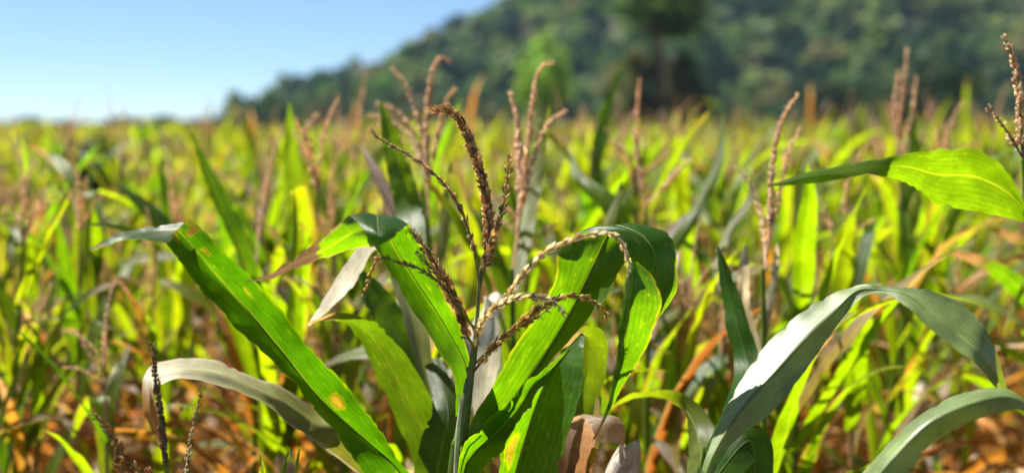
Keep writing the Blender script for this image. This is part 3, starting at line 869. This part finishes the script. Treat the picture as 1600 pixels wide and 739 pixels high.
# broad leaf rising to the right, bent over, its end hanging
q = 1.63
h3 = blade_lmr([
    st((716, 745, q - .02), (722, 740, q), (728, 735, q)),
    st((735, 660, q + .01), (745, 680, q), (765, 690, q - .03)),
    st((768, 606, q - .02), (790, 640, q), (818, 622, q - .045)),
    st((800, 545, q - .025), (835, 580, q), (868, 558, q - .05)),
    st((838, 492, q - .03), (872, 522, q), (912, 505, q - .055)),
    st((864, 435, q - .03), (905, 462, q), (950, 455, q - .055)),
    st((871, 398, q - .025), (930, 410, q - .005), (978, 415, q - .05)),
    st((884, 376, q), (948, 372, q - .02), (1008, 380, q - .05)),
    st((903, 364, q - .02), (962, 353, q - .035), (1030, 359, q - .04)),
    st((948, 362, q - .05), (1002, 368, q - .07), (1053, 378, q - .05)),
    st((978, 395, q - .065), (1024, 398, q - .085), (1060, 408, q - .05)),
    st((988, 428, q - .065), (1026, 432, q - .085), (1057, 448, q - .05)),
    st((992, 462, q - .06), (1022, 468, q - .075), (1042, 480, q - .05)),
    st((1000, 500, q - .06), (1012, 505, q - .065), (1022, 508, q - .06)),
], n=110, m=17, seed=25, ripple=.0045, base=(0.056, 0.138, 0.010), edge=(0.28, 0.26, 0.05), edge_w=.025)
h3c = blade_lmr([
    st((984, 408, q - 0.153), (988, 410, q - 0.165), (996, 409, q - 0.163)),
    st((980, 430, q - 0.163), (988, 434, q - 0.175), (1019, 430, q - 0.153)),
    st((974, 462, q - 0.163), (983, 465, q - 0.175), (1033, 462, q - 0.153)),
    st((969, 497, q - 0.153), (978, 499, q - 0.165), (1031, 494, q - 0.143)),
    st((965, 535, q - 0.138), (973, 538, q - 0.150), (1011, 541, q - 0.128)),
    st((961, 572, q - 0.123), (967, 575, q - 0.135), (989, 580, q - 0.113)),
    st((954, 610, q - 0.108), (957, 612, q - 0.120), (968, 612, q - 0.098)),
    st((945, 645, q - 0.093), (947, 646, q - 0.105), (950, 647, q - 0.103)),
    st((926, 686, q - 0.078), (927, 686, q - 0.090), (929, 687, q - 0.088)),
], n=60, m=13, seed=26, ripple=.002, base=(0.056, 0.138, 0.010), tip=(0.25, 0.18, 0.08), tip_v=.88, edge=(0.28, 0.26, 0.05), edge_w=.03)
o = add_leaf(hero, hb, h3, rib=(.20, .26, .05), rib_r=.0026)
(V, F, T, UV), _ = h3c
part('leaf_tip', Acc().add(V, F, T, UV), M_LEAF, o, hb)

# lower leaf behind it, and a narrow channelled young leaf crossing in front
q = 1.68
h4 = blade_lmr([
    st((760, 860, q), (775, 860, q), (800, 860, q)),
    st((779, 739, q - .025), (806, 739, q), (868, 745, q - .05)),
    st((784, 690, q - .025), (823, 680, q), (885, 690, q - .06)),
    st((815, 640, q - .025), (842, 622, q), (903, 635, q - .06)),
    st((850, 595, q - .025), (864, 573, q), (912, 585, q - .05)),
    st((880, 556, q), (886, 545, q), (912, 550, q - .03)),
    st((905, 522, q), (908, 520, q), (914, 524, q)),
], n=50, m=13, seed=35, ripple=.003, base=(0.060, 0.16, 0.012), spots=((.22, .27, .10, .10, (0.42, 0.36, 0.02)),))
add_leaf(hero, hb, h4, rib=(.20, .25, .05), rib_r=.0024)
q = 1.56
h5 = blade_lmr([
    st((708, 800, q), (716, 800, q + .02), (724, 800, q)),
    st((722, 700, q - .02), (728, 725, q + .02), (752, 738, q - .03)),
    st((752, 668, q - .02), (768, 684, q + .02), (790, 695, q - .03)),
    st((790, 632, q - .01), (808, 640, q + .015), (815, 652, q - .02)),
    st((822, 597, q), (830, 605, q + .01), (838, 618, q - .01)),
    st((856, 572, q), (860, 576, q + .005), (864, 584, q)),
    st((891, 543, q), (892, 544, q), (893, 545, q)),
], n=60, m=11, seed=45, ripple=.004, base=(0.045, 0.125, 0.012), edge=YGREEN, edge_w=.12)
add_leaf(hero, hb, h5, midrib=False)
h6 = blade_spine([(780, 880, 1.75, .03, 10), (860, 740, 1.86, .06, 15), (905, 620, 1.88, .066, 15), (920, 545, 1.86, .062, 10), (915, 524, 1.83, .05, 65), (880, 540, 1.79, .02, 60)],
                 seed=55, base=(0.07, 0.115, 0.02), tip=TAN, tip_v=.86)
add_leaf(hero, hb, h6)

DARKB = [(0.60, 0.42, 0.20), (0.40, 0.25, 0.11), (0.74, 0.58, 0.30), (0.48, 0.31, 0.14)]
PALEB = [(0.82, 0.75, 0.56), (0.76, 0.68, 0.46), (0.62, 0.50, 0.30), (0.86, 0.80, 0.64)]
MIDB = [(0.56, 0.42, 0.20), (0.42, 0.29, 0.14), (0.66, 0.54, 0.32)]
d = D
hand_tassel(hero, hb, [(737, 590, d), (741, 545, d), (746, 490, d), (749, 440, d), (756, 400, d)], [
    ([(754, 420, d), (763, 400, d), (763, 340, d), (756, 290, d - .005), (744, 250, d - .01), (730, 210, d - .015), (714, 182, d - .02), (695, 170, d - .03), (674, 173, d - .04)],
     dict(rad=.0030, step=.0036, length=.0100, width=.0028, per=5, start=.02, cols=DARKB, anther=.5, splay=.85)),
    ([(750, 450, d), (743, 405, d), (734, 366, d + .01), (715, 318, d + .02), (686, 280, d + .03), (650, 250, d + .04), (612, 228, d + .05), (590, 215, d + .05), (580, 203, d + .05)],
     dict(rad=.0018, step=.005, length=.0095, width=.0019, per=2, start=.15, cols=[(0.52, 0.38, 0.20), (0.64, 0.50, 0.28)], splay=.3, anther=.12)),
    ([(751, 445, d), (757, 410, d - .01), (770, 372, d - .02), (783, 335, d - .02), (791, 295, d - .02), (796, 240, d - .02)],
     dict(rad=.0019, step=.0058, length=.0115, width=.0027, per=2, start=.1, cols=MIDB, splay=.55, anther=.3)),
    ([(742, 545, d - .01), (728, 520, d - .03), (716, 480, d - .05), (697, 440, d - .06), (672, 400, d - .06), (648, 366, d - .06), (640, 358, d - .06)],
     dict(rad=.0022, step=.0043, length=.0125, width=.0026, per=3, start=.12, cols=DARKB + [(0.34, 0.22, 0.10)], splay=.5, anther=.2)),
    ([(743, 520, d - .01), (722, 480, d - .05), (700, 445, d - .07), (675, 420, d - .08), (650, 392, d - .08)],
     dict(step=.005, length=.0115, width=.0024, per=2, start=.3, cols=DARKB, splay=.5)),
    ([(744, 515, d), (722, 490, d - .06), (690, 445, d - .09), (655, 420, d - .10), (620, 409, d - .10), (594, 402, d - .10), (582, 420, d - .10), (573, 445, d - .10), (566, 468, d - .10)],
     dict(rad=.0018, step=.007, length=.0105, width=.0021, per=2, start=.35, cols=[(0.58, 0.42, 0.18), (0.44, 0.29, 0.13), (0.66, 0.55, 0.22)], splay=.35)),
    ([(743, 535, d), (760, 495, d - .03), (790, 466, d - .06), (820, 425, d - .10), (850, 396, d - .12), (885, 378, d - .13), (920, 367, d - .135), (955, 366, d - .14), (973, 382, d - .14), (981, 405, d - .14), (983, 430, d - .14)],
     dict(rad=.0020, step=.0046, length=.0115, width=.0026, per=2, start=.12, cols=PALEB, splay=.36, anther=.06, stemcol=(.4, .38, .22))),
    ([(742, 540, d - .01), (756, 497, d - .05), (785, 474, d - .08), (815, 464, d - .10), (845, 465, d - .11), (868, 474, d - .12), (882, 490, d - .12)],
     dict(rad=.0020, step=.0043, length=.0115, width=.0026, per=2, start=.1, cols=PALEB, splay=.38, anther=.06, stemcol=(.4, .38, .22))),
    ([(739, 582, d - .01), (768, 545, d - .04), (795, 520, d - .05), (825, 495, d - .06), (850, 478, d - .06), (885, 463, d - .06), (915, 466, d - .05), (938, 480, d - .05), (950, 500, d - .05)],
     dict(rad=.0018, step=.0045, length=.0115, width=.0026, per=2, start=.08, cols=[(0.60, 0.48, 0.14), (0.42, 0.30, 0.12), (0.70, 0.60, 0.20)], splay=.45, anther=.5)),
    ([(740, 570, d), (772, 540, d - .02), (805, 515, d - .03), (835, 498, d - .03), (862, 480, d - .03)],
     dict(step=.006, length=.011, width=.0022, per=2, start=.2, cols=MIDB, splay=.45, anther=.4)),
], stem_r=(.0036, .0022), stemcol=(0.20, 0.25, 0.10))

# ---- plant just behind to its left: long bent leaves, a bleached one
pb, bb = hand_plant('slightly blurred corn plant close behind the focused one, with drooping bleached leaf tips', 690, 1.95,
                    [(678, 600, 1.95), (684, 680, 1.95), (688, 740, 1.95), (690, 800, 1.95)], rad=(.011, .004))
d = 1.95
add_leaf(pb, bb, blade_spine([(690, 860, d, .03, 20), (672, 720, d - .03, .075, 25), (628, 610, d - .06, .075, 30), (585, 535, d - .09, .06, 40), (553, 506, d - .12, .045, 60), (520, 498, d - .15, .03, 70), (478, 506, d - .18, .006, 70)],
         seed=61, base=(0.05, 0.10, 0.014), tip=TAN, tip_v=.8))
dd = 1.80
add_leaf(pb, bb, blade_lmr([
    st((640, 800, d), (660, 830, d), (672, 860, d)),
    st((505, 700, dd), (540, 695, dd + .01), (560, 690, dd)),
    st((460, 668, dd - .02), (478, 652, dd), (500, 645, dd + .03)),
    st((424, 640, dd - .03), (432, 622, dd - .01), (440, 602, dd + .03)),
    st((395, 620, dd - .05), (393, 605, dd - .02), (388, 586, dd + .03)),
    st((345, 603, dd - .06), (343, 585, dd - .03), (340, 563, dd + .03)),
    st((292, 592, dd - .07), (291, 576, dd - .04), (290, 558, dd + .03)),
    st((252, 597, dd - .08), (249, 583, dd - .05), (247, 566, dd + .01)),
    st((240, 612, dd - .09), (233, 600, dd - .07), (224, 590, dd - .03)),
    st((246, 640, dd - .09), (234, 638, dd - .08), (222, 636, dd - .06)),
    st((256, 665, dd - .09), (245, 667, dd - .085), (235, 668, dd - .07)),
    st((256, 700, dd - .09), (253, 701, dd - .09), (250, 702, dd - .09)),
], n=70, m=11, seed=62, ripple=.003, base=(0.17, 0.18, 0.02), mixp=2.2, base2=(1.0, 0.92, 0.78), tip=(0.46, 0.22, 0.04), tip_v=.74, edge=(0.5, 0.42, 0.28), edge_w=.05), midrib=False, mat=M_DRY)
add_leaf(pb, bb, blade_spine([(672, 620, d, .02, 30), (640, 480, d - .01, .055, 40), (612, 405, d - .03, .055, 50), (590, 388, d - .07, .050, 60), (565, 410, d - .11, .048, 50), (535, 450, d - .13, .038, 45), (505, 485, d - .15, .02, 40), (482, 508, d - .16, .004, 40)],
         seed=63, base=(0.14, 0.17, 0.05), base2=(0.95, 0.9, 0.8)), midrib=False, mat=M_DRY)
add_leaf(pb, bb, blade_spine([(655, 460, d + .02, .035, 20), (640, 345, d + .25, .055, 15), (626, 280, d + .3, .05, 10), (610, 215, d + .32, .034, 5), (594, 157, d + .34, .003, 0)], seed=64, base=(0.095, 0.18, 0.012)))
add_leaf(pb, bb, blade_spine([(680, 640, d, .03, 10), (640, 560, d + .05, .06, 5), (590, 470, d + .08, .05, 10), (560, 420, d + .1, .01, 10)], seed=65, base=(0.06, 0.13, 0.015)))
add_leaf(pb, bb, blade_spine([(676, 560, d, .03, 0), (700, 640, d - .1, .05, 15), (690, 700, d - .12, .07, 10), (660, 860, d - .1, .07, 10)], seed=66, base=(0.05, 0.10, 0.012)))
add_leaf(pb, bb, blade_spine([(690, 620, d, .02, 0), (745, 520, d + .05, .04, 20), (772, 470, d + .03, .042, 60), (768, 530, d - .04, .045, 25), (755, 610, d - .06, .04, 15), (750, 680, d - .06, .01, 10)], seed=67, base=(0.60, 0.58, 0.42), base2=(0.85, 0.80, 0.66)), midrib=False, mat=M_DRY)

# ---- plant at the right whose glossy leaf arches over
d = 1.50
pr_, br = hand_plant('near corn plant low at the right with one glossy pale arching leaf', 1088, d, [(1101, 700, d), (1096, 740, d), (1091, 790, d), (1088, 850, d)], rad=(.011, .003))
add_leaf(pr_, br, blade_lmr([
st((1070, 860, 1.460), (1080, 860, 1.460), (1092, 860, 1.460)),
    st((1094, 742, 1.482), (1103, 742, 1.470), (1113, 735, 1.480)),
    st((1116, 680, 1.505), (1128, 686, 1.485), (1150, 688, 1.497)),
    st((1140, 622, 1.536), (1165, 630, 1.500), (1200, 650, 1.510)),
    st((1182, 557, 1.560), (1210, 582, 1.517), (1238, 606, 1.522)),
    st((1234, 501, 1.576), (1258, 530, 1.533), (1276, 556, 1.538)),
    st((1284, 466, 1.585), (1300, 490, 1.550), (1308, 508, 1.555)),
    st((1336, 445, 1.580), (1338, 455, 1.560), (1340, 472, 1.550)),
    st((1374, 448, 1.560), (1374, 453, 1.555), (1374, 458, 1.550)),
    st((1412, 448, 1.540), (1412, 459, 1.530), (1408, 470, 1.520)),
    st((1460, 455, 1.520), (1452, 485, 1.505), (1443, 505, 1.490)),
    st((1510, 480, 1.500), (1495, 520, 1.480), (1484, 540, 1.470)),
    st((1550, 530, 1.480), (1540, 562, 1.460), (1528, 572, 1.450)),
    st((1580, 630, 1.500), (1578, 631, 1.500), (1576, 632, 1.500)),
], n=90, m=15, seed=71, ripple=.003, base=(0.15, 0.215, 0.065)), mat=M_WAX)
dd = 2.0
add_leaf(pr_, br, blade_spine([(1100, 740, d, .02, 0), (1165, 595, 1.8, .042, 10), (1150, 500, 1.88, .036, 5), (1133, 430, 1.92, .022, 0), (1122, 385, 1.94, .002, 0)], seed=72, base=(0.045, 0.135, 0.014)))
add_leaf(pr_, br, blade_spine([(1092, 780, d + .1, .03, 10), (1095, 700, 1.8, .055, 20), (1075, 645, 1.88, .05, 50), (1040, 622, 1.92, .042, 70), (990, 622, 1.95, .03, 75), (950, 640, 1.97, .004, 70)], seed=73, base=(0.12, 0.17, 0.03)))
add_leaf(pr_, br, blade_spine([(1090, 800, d, .03, 0), (1130, 730, d + .2, .055, 20), (1175, 690, d + .25, .06, 10), (1180, 800, d + .2, .05, 10), (1175, 900, d + .2, .01, 0)], seed=74, base=(0.05, 0.12, 0.015)))

# ---- plant at the right edge: leaf pointing in from the right, cut blade below
d = 1.42
pe, be = hand_plant('near corn plant at the right edge with a pointed leaf reaching inward', 1625, d, [(1600, 250, d), (1612, 420, d), (1622, 640, d), (1625, 820, d)], rad=(.011, .004))
add_leaf(pe, be, blade_lmr([
st((1606, 330, d), (1612, 340, d), (1618, 352, d)),
    st((1570, 262, d - .02), (1574, 300, d), (1578, 342, d + .02)),
    st((1520, 232, d - .025), (1524, 276, d), (1528, 332, d + .025)),
    st((1460, 233, d - .025), (1464, 272, d), (1466, 320, d + .025)),
    st((1405, 243, d - .015), (1412, 260, d - .01), (1418, 288, d + .01)),
    st((1345, 254, d - .005), (1350, 262, d - .02), (1362, 274, d - .03)),
    st((1270, 267, d - .015), (1274, 275, d - .03), (1280, 286, d - .028)),
    st((1198, 291, d - .03), (1199, 291.5, d - .03), (1199, 292, d - .03)),
], n=60, m=13, seed=81, ripple=.002, base=(0.095, 0.185, 0.012)), midrib=False)
add_leaf(pe, be, blade_lmr([
    st((1620, 640, d), (1624, 650, d), (1628, 660, d)),
    st((1560, 605, d + .02), (1568, 620, d - .02), (1575, 640, d - .02)),
    st((1457, 634, d + .02), (1462, 655, d - .03), (1470, 684, d - .02)),
    st((1385, 696, d + .02), (1396, 716, d - .03), (1415, 742, d - .03)),
    st((1330, 760, d + .02), (1345, 775, d - .02), (1370, 790, d - .03)),
    st((1250, 880, d), (1251, 880, d), (1252, 880, d)),
], n=50, m=13, seed=82, ripple=.002, base=(0.15, 0.215, 0.065)), mat=M_WAX)
hand_tassel(pe, be, [(1602, 280, d), (1598, 220, d)], [
    ([(1600, 250, d), (1594, 180, d), (1588, 110, d), (1570, 60, d)], dict(rad=.002, step=.005, width=.003, per=3, cols=PINK, hi=False)),
    ([(1600, 250, d), (1570, 200, d), (1545, 170, d)], dict(step=.006, width=.0025, cols=PINK, hi=False))], stemcol=(0.3, 0.2, 0.1))

# ---- dead short plant at the lower left: dry tassel spikes
d = 1.45
pl, blw = hand_plant('dead brown corn plant at the lower left, only dry tassel spikes standing', 268, d, [(263, 760, d), (266, 820, d), (268, 880, d)], rad=(.010, .005), tint=TAN)
DRYB = [(0.26, 0.16, 0.09), (0.17, 0.10, 0.055), (0.36, 0.24, 0.14)]
hand_tassel(pl, blw, [(266, 800, d), (262, 745, d)], [
    ([(262, 750, d), (257, 700, d), (250, 640, d), (243, 590, d), (240, 535, d)], dict(rad=.0030, step=.0045, length=.008, width=.0024, per=3, cols=DRYB, splay=.25, anther=.1)),
    ([(264, 770, d), (235, 745, d), (205, 725, d - .03), (180, 690, d - .05), (165, 665, d - .06), (143, 645, d - .07)], dict(rad=.002, step=.007, length=.011, width=.0026, per=2, cols=DRYB + [(0.35, 0.2, 0.1)], splay=.6)),
    ([(264, 775, d), (225, 760, d - .03), (190, 735, d - .05), (182, 700, d - .06)], dict(rad=.002, step=.007, length=.01, width=.0024, per=2, cols=DRYB, splay=.5)),
    ([(264, 770, d), (288, 745, d + .1), (297, 690, d + .15), (308, 640, d + .18), (316, 605, d + .2)], dict(rad=.002, step=.008, length=.009, width=.002, per=2, cols=[TAN, (0.3, 0.2, 0.12)], splay=.3)),
], stemcol=(0.2, 0.13, 0.08), stem_r=(.005, .004))
d = 1.55
ps_, bs = hand_plant('small corn plant at the bottom edge left of centre, only its leaf tips showing', 425, d, [(425, 800, d), (426, 880, d)], rad=(.008, .004))
for k, (a, b_, c_) in enumerate([((425, 830), (413, 765), (407, 707)), ((428, 830), (436, 760), (452, 700)), ((432, 840), (452, 770), (469, 697))]):
    add_leaf(ps_, bs, blade_spine([(*a, d, .012, 20), (*b_, d, .013, 30 + 20 * k), (*c_, d - .01, .003, 30)], seed=90 + k, base=(0.16, 0.20, 0.06) if k != 1 else YGREEN))

# ---- the blurred tassels one can follow behind
def back_plant(label, px, d, top_py, tassels, leaves, dry_tint=YGREEN, seed=0, n_gen=6, stemtop=None):
    o, b = hand_plant(label, px, d, [(*stemtop, d) if stemtop else (px, top_py, d), (px + 2, top_py + 160, d), (px, 800, d)], rad=(.011, .004), tint=dry_tint)
    gg = np.random.default_rng(seed)
    hand_tassel(o, b, [(px, top_py + 60, d), (*(stemtop or (px, top_py)), d)],
        [([(x, y, d + dz) for x, y, dz in path], dict(rad=.0026, step=.0058, length=.013, width=w * .95, per=pc, start=.25, cols=PINK, hi=False, stemcol=PINK[0], anther=.1, seed=seed + k, splay=.35)) for k, (path, w, pc) in enumerate(tassels)],
        stemcol=(0.34, 0.22, 0.12), stem_r=(.004, .003), n=12)
    for k, stn in enumerate(leaves):
        stn, c = stn
        add_leaf(o, b, blade_spine(stn, seed=seed * 7 + k, base=c), midrib=False)
    for k in range(n_gen):
        f = k / max(1, n_gen - 1); kw, isdry = pick_leaf(gg, f * .7, .75)
        z = (.35 + .45 * f) * (P(px, top_py, d)[2]); ph = gg.uniform(0, 6.28)
        V, F, T, UV = field_blade(gg, b + np.array((0, 0, z)), ph, gg.uniform(.45, .65), gg.uniform(.05, .075), gg.uniform(.2, .6), gg.uniform(.6, 1.9), 16, 5, kw, twist=gg.normal() * .6)
        part('leaf', Acc().add(V, F, T, UV), M_LEAF, o, b)
    return o, b
back_plant('blurred corn plant with thick pink tassel hooked at its tip, left of the focused tassel', 668, 2.5, 340,
    [([(670, 345, 0), (667, 260, 0), (668, 180, 0), (674, 120, 0), (686, 92, 0), (702, 97, 0)], .0048, 4),
     ([(669, 300, 0), (668, 240, .03), (652, 180, .05), (632, 130, .08), (612, 108, .1)], .004, 3),
     ([(669, 290, 0), (650, 220, .05), (622, 175, .08), (590, 162, .1)], .0032, 2),
     ([(670, 290, 0), (684, 210, -.03), (697, 160, -.05), (710, 140, -.06)], .0042, 3),
     ([(669, 300, 0), (640, 215, .1), (600, 186, .14), (575, 180, .15)], .003, 2)],
    [([(670, 470, 2.5, .02, 10), (662, 380, 2.5, .03, 30), (664, 300, 2.52, .02, 20), (668, 262, 2.5, .003, 10)], YGREEN),
     ([(670, 480, 2.5, .02, 10), (690, 380, 2.5, .03, 30), (700, 300, 2.52, .022, 20), (704, 250, 2.5, .003, 10)], (0.24, 0.26, 0.10))], seed=201)
back_plant('blurred corn plant with slender brown tassel leaning right, just right of the focused tassel', 800, 2.2, 420,
    [([(800, 425, 0), (813, 330, 0), (824, 230, 0), (832, 165, 0), (838, 122, 0), (850, 102, 0), (866, 98, 0)], .0030, 3),
     ([(808, 360, 0), (812, 260, .05), (808, 190, .08), (797, 140, .1)], .0042, 3),
     ([(808, 360, 0), (830, 260, .05), (855, 195, .08), (885, 172, .1)], .0032, 2)],
    [([(800, 470, 2.25, .02, 20), (825, 340, 2.4, .035, 30), (843, 230, 2.5, .03, 30), (858, 165, 2.5, .004, 20)], (0.20, 0.24, 0.05))], seed=211)
back_plant('blurred corn plant with brown curved tassel spike, right of the bent green leaf', 1192, 2.15, 420,
    [([(1196, 425, 0), (1203, 350, 0), (1206, 280, 0), (1214, 215, 0), (1228, 175, 0), (1245, 150, 0)], .0030, 4),
     ([(1197, 400, 0), (1215, 320, 0), (1232, 240, 0), (1250, 200, 0)], .0022, 2),
     ([(1197, 420, 0), (1190, 340, .1), (1170, 285, .14), (1145, 260, .15)], .0024, 2)],
    [([(1185, 560, 2.15, .02, 20), (1162, 480, 2.15, .026, 30), (1162, 420, 2.1, .022, 20), (1165, 380, 2.1, .003, 20)], (0.52, 0.48, 0.38)),
     ([(1188, 540, 2.15, .014, 20), (1205, 460, 2.15, .018, 40), (1212, 410, 2.15, .015, 30), (1214, 380, 2.1, .003, 20)], (0.48, 0.44, 0.33)),
     ([(1190, 560, 2.2, .02, 20), (1120, 420, 2.5, .022, 30), (1170, 310, 2.6, .018, 30), (1200, 250, 2.6, .003, 30)], (0.28, 0.30, 0.10))], seed=221)
back_plant('blurred corn plant with tall pink tassel at the right, beneath the dark hill', 1408, 3.0, 260,
    [([(1406, 265, 0), (1407, 190, 0), (1412, 130, 0), (1418, 78, 0)], .0036, 3),
     ([(1406, 250, 0), (1398, 170, 0), (1404, 110, 0)], .003, 2), ([(1406, 250, 0), (1425, 180, 0), (1432, 120, 0)], .003, 2)],
    [([(1408, 330, 3.0, .03, 20), (1428, 250, 3.0, .04, 20), (1420, 160, 3.0, .004, 20)], YGREEN)], seed=231)
back_plant('blurred corn plant with an upright broad leaf blade, against the far hill at left', 462, 2.9, 330,
    [([(458, 335, 0), (470, 260, .1), (480, 205, .12), (495, 180, .15), (505, 190, .15)], .004, 3)],
    [([(462, 420, 2.9, .03, 10), (464, 330, 2.9, .055, 5), (456, 250, 2.9, .045, 5), (452, 160, 2.9, .004, 0)], YGREEN),
     ([(462, 420, 2.9, .03, 10), (480, 330, 2.9, .05, 60), (468, 260, 2.95, .03, 60), (455, 190, 3.0, .004, 50)], GREEN)], seed=241)
back_plant('blurred corn plant with a dark leaf slanting up left, in the left of the field', 398, 2.7, 430,
    [([(398, 432, 0), (408, 340, .1), (425, 250, .15), (440, 200, .2)], .003, 2)],
    [([(402, 470, 2.7, .03, 20), (375, 385, 2.65, .052, 45), (340, 310, 2.65, .05, 45), (305, 225, 2.65, .012, 40), (300, 205, 2.65, .003, 40)], (0.045, 0.11, 0.015)),
     ([(400, 480, 2.7, .03, 20), (300, 400, 2.8, .06, 40), (230, 330, 2.9, .05, 40), (180, 285, 3.0, .004, 40)], (0.06, 0.13, 0.018))], seed=251)
back_plant('blurred corn plant whose brown tassel leans before bright leaves, right of centre', 1010, 2.6, 330,
    [([(1010, 335, 0), (1002, 280, 0), (995, 230, 0), (988, 198, 0)], .0036, 3),
     ([(1010, 320, 0), (1040, 290, 0), (1062, 265, 0), (1080, 250, 0)], .0032, 2)],
    [([(1010, 420, 2.6, .03, 20), (960, 330, 2.6, .05, 20), (905, 280, 2.7, .03, 20), (888, 230, 2.8, .003, 20)], YGREEN),
     ([(1005, 430, 2.5, .02, 20), (950, 370, 2.4, .03, 40), (965, 310, 2.4, .016, 30), (970, 285, 2.4, .003, 20)], (0.3, 0.34, 0.2)),
     ([(1010, 440, 2.6, .03, 20), (1075, 350, 2.6, .03, 20), (1120, 260, 2.7, .024, 20), (1130, 175, 2.8, .003, 20)], YGREEN)], seed=261)

# dry curled leaf and a pale ear low beside the focused plant
d = 1.74
pd, bd = hand_plant('dying corn plant low behind the focused one, with a brown curled leaf and pale husk', 915, d + .1, [(930, 700, d + .1), (920, 780, d + .1), (915, 860, d + .1)], tint=TAN)
add_leaf(pd, bd, blade_lmr([
    st((862, 830, d), (885, 830, d), (910, 830, d)),
    st((866, 738, d), (890, 735, d - .02), (925, 735, d)),
    st((872, 695, d), (898, 690, d - .02), (930, 690, d)),
    st((887, 660, d), (912, 656, d - .02), (938, 664, d - .02)),
    st((905, 651, d - .03), (935, 651, d - .05), (962, 652, d - .04)),
    st((922, 665, d - .06), (950, 662, d - .07), (976, 662, d - .06)),
    st((934, 692, d - .07), (954, 690, d - .08), (976, 696, d - .06)),
], n=40, m=11, seed=95, ripple=.004, base=(0.24, 0.10, 0.03), base2=(0.52, 0.42, 0.32)), midrib=False)
eg = np.random.default_rng(96)
e = rot_to(ear_acc(eg, L=.14, r=.024), (.35, -.2, 1), P(945, 800, d + .06)); part('ear', e, M_HUSK, pd, bd)
add_leaf(pd, bd, blade_spine([(935, 860, d, .02, 0), (912, 745, d, .02, 30), (925, 700, d, .02, 30), (935, 620, d + .05, .01, 30)], seed=97, base=YELLOW), midrib=False)
